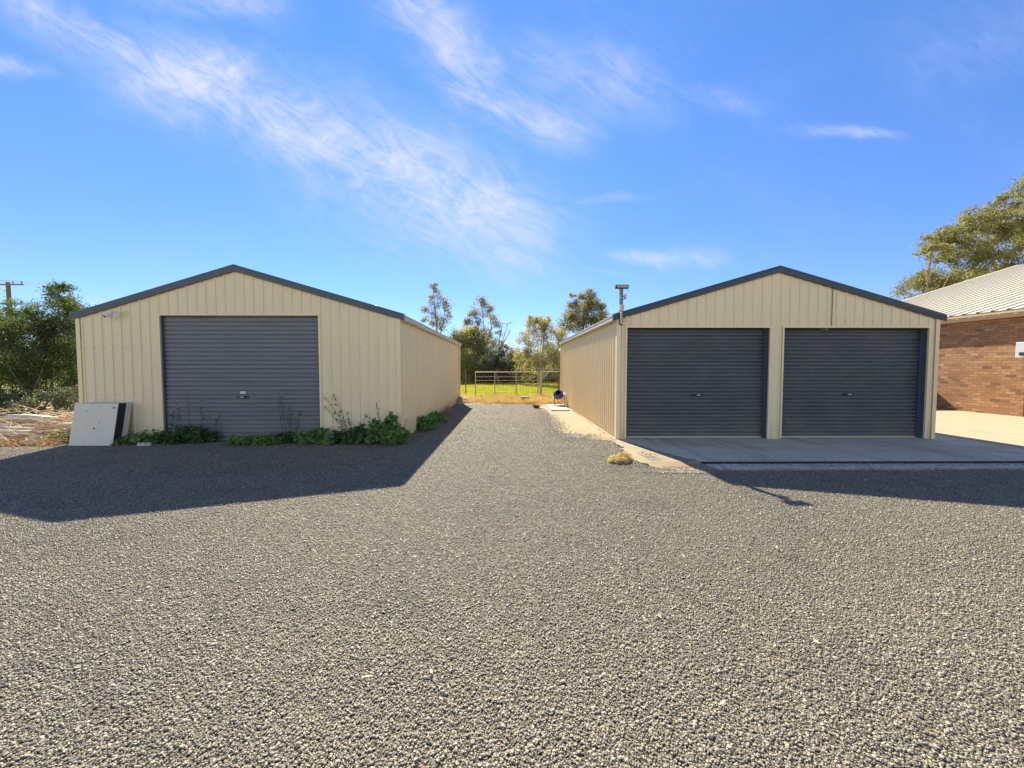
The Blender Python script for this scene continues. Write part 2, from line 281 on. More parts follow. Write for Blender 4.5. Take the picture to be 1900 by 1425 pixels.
# ------------------------------------------------------------------ mesh helpers
def tag(o, label=None, cat=None, group=None, kind=None):
    if label: o['label'] = label
    if cat: o['category'] = cat
    if group: o['group'] = group
    if kind: o['kind'] = kind
    return o
def empty(name, loc, label, cat, group=None):
    o = bpy.data.objects.new(name, None); COL.objects.link(o); o.location = loc; o.empty_display_size = .2
    return tag(o, label, cat, group)
class MB:
    def __init__(s): s.v = []; s.f = []
    def add(s, vs, fs):
        b = len(s.v); s.v += [tuple(v) for v in vs]; s.f += [tuple(i + b for i in f) for f in fs]; return s
    def box(s, x0, x1, y0, y1, z0, z1):
        return s.add([(x0, y0, z0), (x1, y0, z0), (x1, y1, z0), (x0, y1, z0), (x0, y0, z1), (x1, y0, z1), (x1, y1, z1), (x0, y1, z1)],
                     [(0, 3, 2, 1), (4, 5, 6, 7), (0, 1, 5, 4), (1, 2, 6, 5), (2, 3, 7, 6), (3, 0, 4, 7)])
    def prism(s, a, b, sec, up=(0, 0, 1)):
        """section points (side, up) swept from a to b"""
        a, b = Vector(a), Vector(b); t_ = (b - a).normalized(); side = t_.cross(Vector(up)).normalized(); u = side.cross(t_) if abs(t_.z) > .99 else Vector(up)
        n = len(sec); vs = [a + side * p + u * q for p, q in sec] + [b + side * p + u * q for p, q in sec]
        fs = [(i, (i + 1) % n, n + (i + 1) % n, n + i) for i in range(n)] + [tuple(range(n))[::-1], tuple(range(n, 2 * n))]
        return s.add(vs, fs)
    def tube(s, pts, rad, n=8, cap=True):
        pts = [Vector(p) for p in pts]; rad = rad if isinstance(rad, (list, tuple)) else [rad] * len(pts); b = len(s.v); prev = None
        for i, p in enumerate(pts):
            tt = (pts[min(i + 1, len(pts) - 1)] - pts[max(i - 1, 0)]).normalized()
            ref = Vector((0, 0, 1)) if abs(tt.z) < .9 else Vector((1, 0, 0))
            if prev is None: sx = tt.cross(ref).normalized()
            else: sx = (prev - tt * prev.dot(tt)).normalized()
            prev = sx; sy = tt.cross(sx)
            for k in range(n):
                a = 2 * math.pi * k / n; s.v.append(tuple(p + (sx * math.cos(a) + sy * math.sin(a)) * rad[i]))
        for i in range(len(pts) - 1):
            for k in range(n):
                s.f.append((b + i * n + k, b + i * n + (k + 1) % n, b + (i + 1) * n + (k + 1) % n, b + (i + 1) * n + k))
        if cap:
            s.f.append(tuple(b + k for k in range(n))[::-1]); s.f.append(tuple(b + (len(pts) - 1) * n + k for k in range(n)))
        return s
    def lathe(s, prof, c=(0, 0, 0), n=20):
        b = len(s.v)
        for r_, z in prof:
            for k in range(n):
                a = 2 * math.pi * k / n; s.v.append((c[0] + r_ * math.cos(a), c[1] + r_ * math.sin(a), c[2] + z))
        for i in range(len(prof) - 1):
            for k in range(n): s.f.append((b + i * n + k, b + i * n + (k + 1) % n, b + (i + 1) * n + (k + 1) % n, b + (i + 1) * n + k))
        return s
    def build(s, name, m, parent=None, smooth=False, bevel=0):
        me = bpy.data.meshes.new(name); off = Vector((0, 0, 0))
        if parent is not None: 
            off = parent.matrix_world.translation if parent.parent is None and parent.type == 'EMPTY' and parent.parent is None else Vector((0, 0, 0))
        wp = wpos(parent)
        me.from_pydata([(v[0] - wp[0], v[1] - wp[1], v[2] - wp[2]) for v in s.v], [], s.f); me.update()
        bm = bmesh.new(); bm.from_mesh(me); bmesh.ops.recalc_face_normals(bm, faces=bm.faces)
        if bevel: bmesh.ops.bevel(bm, geom=list(bm.edges), offset=bevel, segments=2, affect='EDGES', profile=.5)
        bm.to_mesh(me); bm.free()
        if smooth:
            me.polygons.foreach_set('use_smooth', [True] * len(me.polygons))
        me.materials.append(m); o = bpy.data.objects.new(name, me); COL.objects.link(o)
        if parent is not None: o.parent = parent
        return o
def wpos(o):
    p = Vector((0, 0, 0))
    while o is not None: p += o.location; o = o.parent
    return p
def npmesh(name, v, f, m, parent=None, k=None, smooth=False):
    """v (N,3), f (M,k) arrays -> object"""
    f = np.asarray(f, dtype=np.int32); k = f.shape[1]; v = np.asarray(v, dtype=np.float32) - np.array(wpos(parent), dtype=np.float32)
    me = bpy.data.meshes.new(name); me.vertices.add(len(v)); me.vertices.foreach_set('co', v.ravel())
    me.loops.add(f.size); me.loops.foreach_set('vertex_index', f.ravel()); me.polygons.add(len(f))
    me.polygons.foreach_set('loop_start', np.arange(0, f.size, k, dtype=np.int32)); me.polygons.foreach_set('loop_total', np.full(len(f), k, dtype=np.int32))
    me.update(calc_edges=True); me.materials.append(m); o = bpy.data.objects.new(name, me); COL.objects.link(o)
    if parent is not None: o.parent = parent
    return o
def sheet(mb, lo, hi, nrm, s0, s1, period=.19, depth=.017, phase=0., shape='rib'):
    """ribbed sheet: lo(s), hi(s) give the end points of each flute line, nrm the outward direction"""
    prof = [(0, 0), (.36, 0), (.41, 1), (.54, 1), (.59, 0)] if shape == 'rib' else [(i / 8, .5 + .5 * math.cos(2 * math.pi * i / 8)) for i in range(8)]
    pts = []
    k0 = math.floor((s0 - phase) / period) - 1
    def off(s):
        u = ((s - phase) / period) % 1; pf = prof + [(1, prof[0][1])]
        for (a, b), (c, d_) in zip(pf, pf[1:]):
            if a <= u <= c: return b + (d_ - b) * (u - a) / (c - a) if c > a else b
        return 0
    ss = [s0]
    for k in range(k0, int((s1 - phase) / period) + 2):
        for a, _ in prof:
            q = phase + (k + a) * period
            if s0 + 1e-4 < q < s1 - 1e-4: ss.append(q)
    ss.append(s1); ss.sort(); nrm = Vector(nrm)
    vs, fs = [], []
    for i, q in enumerate(ss):
        o_ = nrm * (off(q) * depth); vs += [Vector(lo(q)) + o_, Vector(hi(q)) + o_]
        if i: fs.append((2 * i - 2, 2 * i, 2 * i + 1, 2 * i - 1))
    mb.add(vs, fs)
def ground_poly(name, pts, z, m, jag=0, step=.12, label=None):
    """flat sheet with an irregular rim"""
    P = []
    for i in range(len(pts)):
        a, b = Vector(pts[i]), Vector(pts[(i + 1) % len(pts)]); n = max(1, int((b - a).length / step)) if jag else 1
        nn = Vector((-(b - a).y, (b - a).x)).normalized()
        for k in range(n):
            q = a.lerp(b, k / n); P.append(q + nn * (random.uniform(-jag, jag) if k else 0))
    me = bpy.data.meshes.new(name); bm = bmesh.new(); 
    from mathutils.geometry import delaunay_2d_cdt
    ov, _, of, *_r = delaunay_2d_cdt([Vector((p.x, p.y)) for p in P], [], [list(range(len(P)))], 1, 1e-5)
    vs = [bm.verts.new((p.x, p.y, z)) for p in ov]
    for f_ in of: bm.faces.new([vs[i] for i in f_])
    bm.normal_update()
    for f_ in bm.faces:
        if f_.normal.z < 0: f_.normal_flip()
    bm.to_mesh(me); bm.free(); me.materials.append(m); o = bpy.data.objects.new(name, me); COL.objects.link(o); tag(o, kind='structure'); return o

# ------------------------------------------------------------------ ground
gx = [-1500, -600, -250, -100] + list(range(-50, 51, 5)) + [100, 250, 600, 1500]; gy = [-300, -100, -40] + list(range(-10, 61, 5)) + [100, 250, 600, 2500]
mb = MB(); mb.add([(x, y, -.03) for y in gy for x in gx], [(j * len(gx) + i, j * len(gx) + i + 1, (j + 1) * len(gx) + i + 1, (j + 1) * len(gx) + i) for j in range(len(gy) - 1) for i in range(len(gx) - 1)])
tag(mb.build('ground', m_earth), kind='structure')
ground_poly('paddock', [(-80, 18.6), (60, 18.6), (60, 90), (-80, 90)], -.018, m_grassg, .25, .5)
ground_poly('gravel_yard', [(-30, -8), (22, -8), (22, 5.7), (2.3, 5.7), (2.3, 15.2), (1.2, 15.4), (-.3, 15.9), (-1.3, 16.2), (-2.2, 16.9), (-2.2, 7.83), (-8.6, 7.83), (-8.7, 7.42), (-10.5, 7.2), (-14, 7.0), (-30, 6.6)], 0, m_gravel, .05, .2)
mb = MB(); mb.box(2.19, 9.3, 5.93, 15.98, -.08, .035); o = mb.build('concrete_slab', m_conc); tag(o, kind='structure')
mb = MB(); mb.box(9.306, 24, 5.93, 24, -.08, .033); o = mb.build('driveway', m_drive); tag(o, kind='structure')
mb = MB(); mb.box(2.95, 24, 5.9, 5.928, -.08, .031); o = mb.build('slab_edge_strip', m_black); tag(o, kind='structure')  # black strip set along the front face of the slab
mb = MB(); mb.box(2.8, 24, 5.52, 5.875, -.08, .007); o = mb.build('concrete_kerb_strip', m_conc); tag(o, kind='structure')
o = ground_poly('sand_patch', [(1.05, 14.6), (1.3, 13.9), (1.32, 12.4), (1.22, 11.0), (1.10, 9.8), (1.20, 8.85), (1.38, 8.35), (1.62, 8.05), (1.95, 7.9), (2.19, 7.72), (2.19, 15.0), (1.5, 15.2)], .004, m_sand, .04, .1)
def inside(x, y, P):
    c = False
    for (x0, y0), (x1, y1) in zip(P, P[1:] + P[:1]):
        if (y0 > y) != (y1 > y) and x < (x1 - x0) * (y - y0) / (y1 - y0) + x0: c = not c
    return c
SP = [(2.10, 7.62), (2.32, 7.6), (2.62, 6.6), (2.98, 5.95), (3.08, 5.52), (2.75, 5.46), (2.45, 5.52), (2.2, 5.66), (2.04, 5.9), (1.98, 6.25), (2.06, 6.8)]
mb = MB(); idx = {}; st = .03
for i in range(40):
    for j in range(76):
        x, y = 1.9 + i * st, 5.4 + j * st; wob = .03 * math.sin(x * 23 + y * 9) + .025 * math.sin(y * 31)
        if not inside(x + wob, y + wob * .5, SP): continue
        for a_, b_ in ((0, 0), (1, 0), (1, 1), (0, 1)):
            if (i + a_, j + b_) not in idx:
                px_, py_ = 1.9 + (i + a_) * st, 5.4 + (j + b_) * st; dd = max(2.19 - px_, 0) + (max(5.90 - py_, 0) * (1 if px_ < 2.8 else .0))
                zz = .0395 if dd < .02 else max(.003, .0395 - dd * .16)
                if px_ >= 2.8 and py_ < 5.9: zz = .0125
                idx[(i + a_, j + b_)] = len(mb.v); mb.v.append((px_, py_, zz))
        mb.f.append(tuple(idx[(i + a_, j + b_)] for a_, b_ in ((0, 0), (1, 0), (1, 1), (0, 1))))
o = mb.build('sand_patch', m_sand); tag(o, kind='structure')

# gravel stones lying on the yard: stuff, instanced from six shapes
def stone_mesh(i):
    bm = bmesh.new(); bmesh.ops.create_icosphere(bm, subdivisions=1, radius=.5)
    for v in bm.verts:
        v.co *= random.uniform(.72, 1.15); v.co.x *= 1.25; v.co.z *= .72
    me = bpy.data.meshes.new('stone_shape'); bm.to_mesh(me); bm.free(); me.materials.append(m_stone); return me
stone_col = bpy.data.collections.new('stone_shapes')
for i in range(6):
    o = bpy.data.objects.new('stone_shape', stone_mesh(i)); stone_col.objects.link(o)
def wedge(ya, yb, dens):
    return (ya, yb, dens)
pts, scl = [], []
dens = lambda y: 19500 * np.exp(-(y - .9) / 4.0) + 1300          # stones per square metre, thinning steadily with distance
for ya, yb in [(a_, a_ + .7) for a_ in np.arange(.9, 15.4, .7)]:
    hw = min(1.42 * yb + 1.8, 14 if yb < 9.5 else 2.4); n = int((yb - ya) * 2 * hw * dens(ya))
    y = rng.uniform(ya, yb, n); x = rng.uniform(-1, 1, n) * hw; k = (np.abs(x) < 1.42 * y + .2 + rng.exponential(.45, n)) & (rng.uniform(0, 1, n) < dens(y) / dens(ya))
    x, y = x[k], y[k]
    k = ~((x > 2.15) & (y > 5.5)) & ~((x > -8.75) & (x < -2.15) & (y > 7.75)) & ~((x < -8.6) & (y > 7.15)) & ~((x > 1.15) & (y > 8.2)) & ~((y > 9) & (np.abs(x) > 2.3))
    x, y = x[k], y[k]; pts.append(np.stack([x, y, rng.uniform(-.002, .006, len(x))], 1)); scl.append(rng.lognormal(math.log(.0079), .36, len(x)).clip(.0035, .028))
n = 120000; x = rng.uniform(-11, 11, n); y = rng.uniform(-1.5, 5.4, n); k = np.abs(x) > 1.42 * np.maximum(y, 0) + .2; k &= rng.uniform(0, 1, n) < 1.25 - np.abs(x) / 11
x, y = x[k], y[k]; pts.append(np.stack([x, y, rng.uniform(-.001, .006, len(x))], 1)); scl.append(rng.lognormal(math.log(.0095), .36, len(x)).clip(.0035, .028))
# a loose spread over the edges of the sand
for cx, cy, rx, ry, n in [(1.2, 10.5, .30, 2.8, 4200), (1.5, 8.3, .45, .35, 2200), (1.95, 6.1, .35, .45, 1800), (2.5, 5.75, .3, .14, 420), (2.35, 6.3, .2, .5, 300), (2.6, 5.42, .6, .07, 1500)]:
    x = rng.normal(cx, rx * .5, n); y = rng.normal(cy, ry * .5, n); pts.append(np.stack([x, y, np.where((x > 2.2) & (y > 5.93), .041, .008)], 1)); scl.append(rng.lognormal(math.log(.011), .3, n))
x = rng.uniform(2.3, 14, 2600); y = 5.70 + np.abs(rng.normal(0, .10, 2600)) * np.where(rng.uniform(0, 1, 2600) < .3, 2.2, 1); pts.append(np.stack([x, y, np.where(y > 5.9, .041, .013)], 1)); scl.append(rng.lognormal(math.log(.010), .25, 2600))
x = rng.uniform(2.3, 14, 2600); y = rng.normal(5.52, .035, 2600); pts.append(np.stack([x, y, np.full(2600, .012)], 1)); scl.append(rng.lognormal(math.log(.011), .25, 2600))
pts = np.concatenate(pts); scl = np.concatenate(scl)
me = bpy.data.meshes.new('gravel_stones'); me.vertices.add(len(pts)); me.vertices.foreach_set('co', pts.astype(np.float32).ravel())
at = me.attributes.new('sc', 'FLOAT', 'POINT'); at.data.foreach_set('value', scl.astype(np.float32)); me.materials.append(m_stone)
go = bpy.data.objects.new('gravel_stones', me); COL.objects.link(go); tag(go, 'loose grey and tan crushed stones covering the yard', 'gravel', kind='stuff')
ng = bpy.data.node_groups.new('scatter', 'GeometryNodeTree'); ng.interface.new_socket('Geometry', in_out='INPUT', socket_type='NodeSocketGeometry'); ng.interface.new_socket('Geometry', in_out='OUTPUT', socket_type='NodeSocketGeometry')
N = ng.nodes; L = ng.links; gi = N.new('NodeGroupInput'); gout = N.new('NodeGroupOutput')
m2p = N.new('GeometryNodeMeshToPoints'); L.new(gi.outputs[0], m2p.inputs['Mesh'])
ci = N.new('GeometryNodeCollectionInfo'); ci.inputs[0].default_value = stone_col; ci.inputs['Separate Children'].default_value = True; ci.inputs['Reset Children'].default_value = True
iop = N.new('GeometryNodeInstanceOnPoints'); L.new(m2p.outputs[0], iop.inputs['Points']); L.new(ci.outputs[0], iop.inputs['Instance']); iop.inputs['Pick Instance'].default_value = True
rv = N.new('FunctionNodeRandomValue'); rv.data_type = 'FLOAT_VECTOR'; rv.inputs[0].default_value = (-.6, -.6, 0); rv.inputs[1].default_value = (.6, .6, 6.28)
L.new(rv.outputs[0], iop.inputs['Rotation'])
na = N.new('GeometryNodeInputNamedAttribute'); na.data_type = 'FLOAT'; na.inputs[0].default_value = 'sc'; L.new(na.outputs[0], iop.inputs['Scale'])
L.new(iop.outputs[0], gout.inputs[0])
md = go.modifiers.new('scatter', 'NODES'); md.node_group = ng

# ------------------------------------------------------------------ sheds
def roller_door(parent, x0, x1, y, z0, z1, m, pitch, depth, label_, handle_x, handle_z, sticker=False, rounded=True):
    mb = MB(); prof = []
    n = int((z1 - z0) / pitch) + 1; zz = z0 + (.07 if sticker else .032)
    mb_v = []
    cyc = [(0, 0), (.10, 0), (.2, .55), (.38, .95), (.56, 1), (.74, .92), (.88, .55), (.96, 0)] if rounded else [(0, 0), (.10, 0), (.17, .85), (.3, 1), (.8, 1), (.93, .85), (.99, 0)]
    while zz < z1:
        for a, b in cyc: prof.append((zz + a * pitch, b * depth))
        zz += pitch
    vs, fs = [], []; xs = np.linspace(x0, x1, 14)
    for i, (z, d_) in enumerate(prof):
        for x in xs: vs.append((x, y - d_ + .005 * math.sin(x * 2.1 + z) + .004 * math.sin(x * 5 + z * 3.1), z - .006 * math.sin((x - x0) / (x1 - x0) * math.pi) * (.5 + .5 * math.sin(z * 2.7))))
        if i:
            for k in range(13): a = (i - 1) * 14 + k; fs.append((a, a + 1, a + 15, a + 14))
    mb.add(vs, fs)
    dr = mb.build('roller_door', m, parent, smooth=False)
    if label_: dr['label'] = label_
    b = MB(); b.box(x0, x1, y - .03, y + .02, z0, z0 + (.065 if sticker else .028)); b.build('bottom_rail', m_galv if sticker else m_gutter, dr)
    h = MB(); h.box(handle_x - .12, handle_x + .12, y - depth - .012, y - depth, handle_z - .018, handle_z + .018)
    h.box(handle_x - .07, handle_x + .07, y - depth - .05, y - depth - .035, handle_z - .01, handle_z + .01)
    h.box(handle_x - .07, handle_x - .05, y - depth - .036, y - depth - .010, handle_z - .009, handle_z + .009)
    h.box(handle_x + .05, handle_x + .07, y - depth - .036, y - depth - .010, handle_z - .009, handle_z + .009)
    h.build('handle', m_dark, dr, bevel=.003)
    l = MB(); l.tube([(handle_x, y - depth - .012, handle_z), (handle_x, y - depth - .03, handle_z)], .013, 10)
    l.box(handle_x - .035, handle_x + .035, y - depth - .056, y - depth - .0505, handle_z - .008, handle_z + .008); l.build('lock', m_white, dr)
    if sticker:
        s_ = MB(); s_.box(handle_x - .055, handle_x + .055, y - depth - .004, y - depth - .001, handle_z + .065, handle_z + .115); s_.build('sticker', m_white, dr)
    return dr

def shed(name, label, x0, x1, y0, y1, zb, eave, ridge_x, ridge, doors, doorz, mb_barge, m_side, m_front, doorargs, gut_side, ovl, ovr, recess):
    root = empty(name, ((x0 + x1) / 2, y0, 0), label, 'shed')
    def top(x): return eave + (ridge - eave) * (1 - abs(x - ridge_x) / (ridge_x - x0 if x < ridge_x else x1 - ridge_x))
    # front wall with door openings
    mb = MB(); edges = [x0] + [e for d_ in doors for e in d_] + [x1]
    for i in range(0, len(edges), 2):
        a, b = edges[i], edges[i + 1]; br = [a] + ([ridge_x] if a < ridge_x < b else []) + [b]
        for p, q in zip(br, br[1:]):
            sheet(mb, lambda s: (s, y0, zb), lambda s: (s, y0, doorz), (0, -1, 0), p, q, phase=x0)
    for p, q in ((x0, ridge_x), (ridge_x, x1)):
        sheet(mb, lambda s: (s, y0, doorz), lambda s: (s, y0, top(s) - .02), (0, -1, 0), p, q, phase=x0)
    mb.build('front_wall', m_front, root)
    mb = MB()
    for xs_, nx in ((x0, -1), (x1, 1)):
        b = MB(); sheet(b, lambda s: (xs_, s, zb), lambda s: (xs_, s, eave - .01), (nx, 0, 0), y0 + .005, y1, phase=y0 + .02, depth=.021)
        b.build('side_wall', m_side, root)
    for p, q in ((x0, ridge_x), (ridge_x, x1)):
        sheet(mb, lambda s: (s, y1, zb), lambda s: (s, y1, top(s) - .02), (0, 1, 0), p, q, phase=x0)
    mb.build('rear_wall', m_side, root)
    if len(doors) > 1:
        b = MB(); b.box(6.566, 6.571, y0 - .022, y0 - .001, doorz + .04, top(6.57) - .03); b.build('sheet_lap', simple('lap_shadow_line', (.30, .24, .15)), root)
    # corner flashings
    for cx, sx in ((x0, -1), (x1, 1)):
        for cy, sy in ((y0, -1), (y1, 1)):
            b = MB(); b.prism((cx, cy, zb), (cx, cy, eave - .015), [(0, 0)] * 0 or [(0, 0), (1, 0), (1, 1), (0, 1)]) if False else None
            b.box(min(cx + sx * .025, cx - sx * .055), max(cx + sx * .025, cx - sx * .055), min(cy + sy * .0225, cy + sy * .025), max(cy + sy * .0225, cy + sy * .025), zb, eave - .02)
            b.box(min(cx + sx * .0225, cx + sx * .0255), max(cx + sx * .0225, cx + sx * .0255), min(cy + sy * .0224, cy - sy * .055), max(cy + sy * .0224, cy - sy * .055), zb, eave - .02)
            b.build('corner_flashing', m_trim, root)
    # roof sheets
    sl = (ridge - eave) / (ridge_x - x0)
    for e, nx in ((x0 - .03, -1), (x1 + .03, 1)):
        b = MB(); k = (ridge - eave) / (abs(ridge_x - (x0 if nx < 0 else x1))); ez = ridge - k * abs(ridge_x - e)
        sheet(b, lambda s: (e, s, ez + .015), lambda s: (ridge_x, s, ridge + .015), (0, 0, 1), y0 - .03, y1 + .03, period=.19, depth=.02)
        b.build('roof', mb_barge, root)
    b = MB(); b.prism((ridge_x, y0 - .03, ridge + .036), (ridge_x, y1 + .03, ridge + .036), [(-.16, -.045), (0, .012), (.16, -.045), (.16, -.038), (0, .02), (-.16, -.038)]); b.build('ridge_cap', mb_barge, root)
    # barge boards, front and rear: deep folded capping along the rakes
    for yy, nm in ((y0, -1), (y1, 1)):
        for e, nx, ov in ((x0, -1, ovl), (x1, 1, ovr)):
            k = (ridge - eave) / abs(ridge_x - e); ex = e + nx * ov; ez = ridge - k * abs(ridge_x - ex)
            b = MB(); ya, yb = (yy - .055, yy - .021) if nm < 0 else (yy + .021, yy + .055)
            h0, h1 = -.085, .052
            vs = []
            for x_, z_ in ((ex, ez), (ridge_x, ridge)):
                # face leans slightly: lower lip, face, rolled top
                vs += [(x_, yy + nm * .028, z_ + h0), (x_, yy + nm * .050, z_ + h0 + .004), (x_, yy + nm * .058, z_ + .0), (x_, yy + nm * .050, z_ + h1), (x_, yy - nm * .10, z_ + h1 + .004), (x_, yy - nm * .10, z_ + h1 - .008), (x_, yy + nm * .028, z_ + h1 - .012)]
            n = 7; fs = [(i, (i + 1) % n, n + (i + 1) % n, n + i) for i in range(n)] + [tuple(range(n)), tuple(range(n, 2 * n))]
            b.add(vs, fs); b.build('barge_board', mb_barge, root)
    # gutters: quad profile along both sides with a strap line
    for e, nx in ((x0, -1), (x1, 1)):
        b = MB(); sec = [(0.025, -.11), (.10, -.11), (.118, -.10), (.118, -.03),  (.128, -.025),  (.128, -.005), (.118, -.005), (.116, -.018), (.108, -.022), (.108, -.095), (.095, -.102), (.033, -.102), (.033, -.01), (.025, -.01)]
        vs = []
        for yy in (y0 - .015, y1 + .05): vs += [(e + nx * p, yy, eave + q) for p, q in sec]
        n = len(sec); fs = [(i, (i + 1) % n, n + (i + 1) % n, n + i) for i in range(n)]
        b.add(vs, fs)
        for yy in (y0 - .016, y1 + .048):
            b.box(min(e + nx * .024, e + nx * .12), max(e + nx * .024, e + nx * .12), yy - .002, yy + .002, eave - .112, eave - .008)
        g = b.build('gutter', m_gutter, root)
        b = MB(); yy = y1 - .10; xx = e + nx * .055
        b.tube([(e + nx * .075, yy, eave - .10), (e + nx * .06, yy, eave - .2), (xx, yy, eave - .3), (xx, yy, zb + .02)], .036, 10); b.build('downpipe', m_trim, root)
    # door openings
    for (a, b_), da in zip(doors, doorargs):
        yb = y0 + recess
        j = MB(); j.box(a - .001, a + .004, y0 + .012, yb, zb, doorz - .004); j.build('door_jamb', m_jamb, root)
        j = MB(); j.box(b_ - .004, b_ + .001, y0 + .012, yb, zb, doorz - .004)
        j.build('door_jamb', m_jamb, root)
        for e, s_ in ((a, 1), (b_, -1)):
            j = MB(); j.box(min(e + s_ * .005, e + s_ * .022), max(e + s_ * .005, e + s_ * .022), yb - .07, yb - .035, zb, doorz - .006); j.build('door_guide', m_jamb, root)
        j = MB(); j.box(a + .005, b_ - .005, y0 + .012, yb + .02, doorz - .008, doorz - .003); j.build('door_head', m_jamb, root)
        tr = MB(); tr.box(a - .035, b_ + .035, y0 - .026, y0 - .0215, doorz + .001, doorz + .035); tr.box(a, b_, y0 - .026, y0 + .011, doorz - .0025, doorz + .001)
        tr.box(a - .035, a, y0 - .026, y0 - .0215, zb + .01, doorz + .001); tr.box(b_, b_ + .035, y0 - .026, y0 - .0215, zb + .01, doorz + .001)
        tr.box(a - .003, a + .0, y0 - .0214, y0 + .011, zb + .01, doorz - .003); tr.box(b_, b_ + .003, y0 - .0214, y0 + .011, zb + .01, doorz - .003)
        tr.build('door_trim', m_trim, root)
        roller_door(root, a + .012, b_ - .012, yb, zb + .002, doorz - .01, **da)
    # screws
    b = MB(); rn = random.Random(3)
    for zz in (.95, 1.9) if len(doors) == 1 else ():
        for k in range(int((x1 - x0) / .19)):
            x_ = x0 + (k + .18) * .19 + .19 * .5
            if any(a - .05 < x_ < b2 + .05 for a, b2 in doors) or x_ > x1 - .06: continue
            b.tube([(x_, y0 - .001, zz), (x_, y0 - .007, zz)], .007, 6)
    if b.v: b.build('screw', m_galv, root)['kind'] = 'stuff'
    return root
shedL = shed('single_garage_shed', 'cream corrugated steel shed with a single grey roller door and weeds at its foot', -8.635, -2.215, 7.82, 17.0, 0, 2.56, -5.47, 3.50, [(-6.995, -3.83)], 2.545, m_barge, m_cream, m_cream,
     [dict(m=m_doorL, pitch=.087, depth=.020, label_=None, handle_x=-5.42, handle_z=.90, sticker=True, rounded=False)], None, .11, .11, .07)
shedR = shed('double_garage_shed', 'cream corrugated steel shed with two dark roller doors opening on a concrete slab', 2.215, 8.76, 7.82, 15.95, .035, 2.56, 5.46, 3.50, [(2.40, 5.31), (5.60, 8.57)], 2.31, m_bargeb, m_cream_side, m_cream,
     [dict(m=m_doorR, pitch=.077, depth=.028, label_='left roller door of the pair', handle_x=3.93, handle_z=.93), dict(m=m_doorR, pitch=.077, depth=.028, label_='right roller door of the pair', handle_x=7.09, handle_z=.945)], None, .11, .13, .17)

# roof vent on the left shed
v = empty('roof_vent', (-3.52, 10.2, 2.80), 'small spinning turbine vent on the slope of the left shed roof', 'roof vent')
b = MB(); b.lathe([(.13, -.08), (.13, .06), (.17, .08)], (-3.52, 10.2, 2.80)); b.build('vent_base', m_galv, v)
b = MB()
for k in range(16):
    a = k * math.pi / 8; pr_ = []
    for q in range(7):
        ph = q / 6 * math.pi; r_ = .10 + .10 * math.sin(ph); aa = a + .35 * math.sin(ph)
        pr_.append((-3.52 + r_ * math.cos(aa), 10.2 + r_ * math.sin(aa), 2.88 + .22 * q / 6))
    b.tube(pr_, .018, 4)
b.lathe([(.11, .30), (.06, .325), (0.001, .33)], (-3.52, 10.2, 2.80)); b.build('vent_head', m_galv, v)

# ------------------------------------------------------------------ brick house
H = empty('brick_house', (20, 10, 0), 'brown brick house with a cream metal roof beyond the right shed', 'house')
b = MB(); b.box(15.3, 37.9, -2, 19.7, 0, 3.04)
# gable ends
for yy in (-2, 19.7 - .12):
    b.add([(15.3, yy, 3.04), (37.9, yy, 3.04), (26.6, yy, 3.22 + .31 * 11.3), (15.3, yy + .12, 3.04), (37.9, yy + .12, 3.04), (26.6, yy + .12, 3.22 + .31 * 11.3)], [(0, 1, 2), (3, 5, 4), (0, 3, 4, 1), (1, 4, 5, 2), (2, 5, 3, 0)])
b.build('wall', m_brick, H)
k = .31
for e, r_, nx in ((15.09, 26.6, -1), (38.11, 26.6, 1)):
    b = MB(); sheet(b, lambda s: (e, s, 3.25), lambda s: (r_, s, 3.25 + k * abs(r_ - e)), (0, 0, 1), -2.4, 20.1, period=.38, depth=.04); b.build('roof', m_roofc, H)
for yy in (-2.42, 20.12):
    for e, r_ in ((15.09, 26.6), (38.11, 26.6)):
        b = MB(); b.prism((e, yy, 3.24), (r_, yy, 3.24 + k * abs(r_ - e)), [(-.03, -.12), (.03, -.12), (.03, .06), (-.03, .06)]); b.build('verge_capping', m_trim, H)
for a_, c_ in ((15.16, 15.298), (37.902, 38.04)):
    b = MB(); b.box(a_, c_, -2.38, 20.05, 3.03, 3.06); b.build('soffit', m_fascia, H)
b = MB(); b.box(15.13, 15.158, -2.38, 20.05, 3.03, 3.235); b.build('fascia', m_fascia, H)
b = MB(); b.prism((15.125, -2.4, 3.13), (15.125, 20.08, 3.13), [(-0.004, 0), (-.09, 0), (-.115, .02), (-.115, .085), (-.125, .10), (-.11, .10), (-.10, .03), (-.085, .012), (-.004, .012)]) ; b.build('gutter', m_fascia, H)

fn = empty('side_fence', (12, 14.55, 0), 'dark steel sheet fence closing the passage between the double shed and the brick house', 'fence')
b = MB(); sheet(b, lambda s: (s, 14.55, .08), lambda s: (s, 14.55, 1.38), (0, -1, 0), 8.86, 15.24, period=.2, depth=.03); b.build('sheet', m_bargeb, fn)
for x_ in (8.88, 11.0, 13.1, 15.22):
    b = MB(); b.box(x_ - .03, x_ + .03, 14.57, 14.63, .03, 1.42); b.build('post', m_bargeb, fn)
b = MB(); b.box(8.86, 15.24, 14.50, 14.565, 1.381, 1.42); b.build('top_rail', m_bargeb, fn)
mbx = empty('meter_box', (15.3, 11.2, 1.77), 'white electricity meter box mounted on the brick wall', 'meter box')
b = MB(); b.box(15.10, 15.298, 10.75, 11.36, 1.79, 2.25); b.build('cabinet', m_white, mbx, bevel=.012)
b = MB(); b.box(15.088, 15.098, 10.82, 11.27, 1.86, 1.95); b.build('viewing_window', m_dark, mbx)
b = MB(); b.tube([(15.2, 11.15, 1.775), (15.2, 11.15, .05)], .03, 8); b.build('conduit', m_dark, mbx)

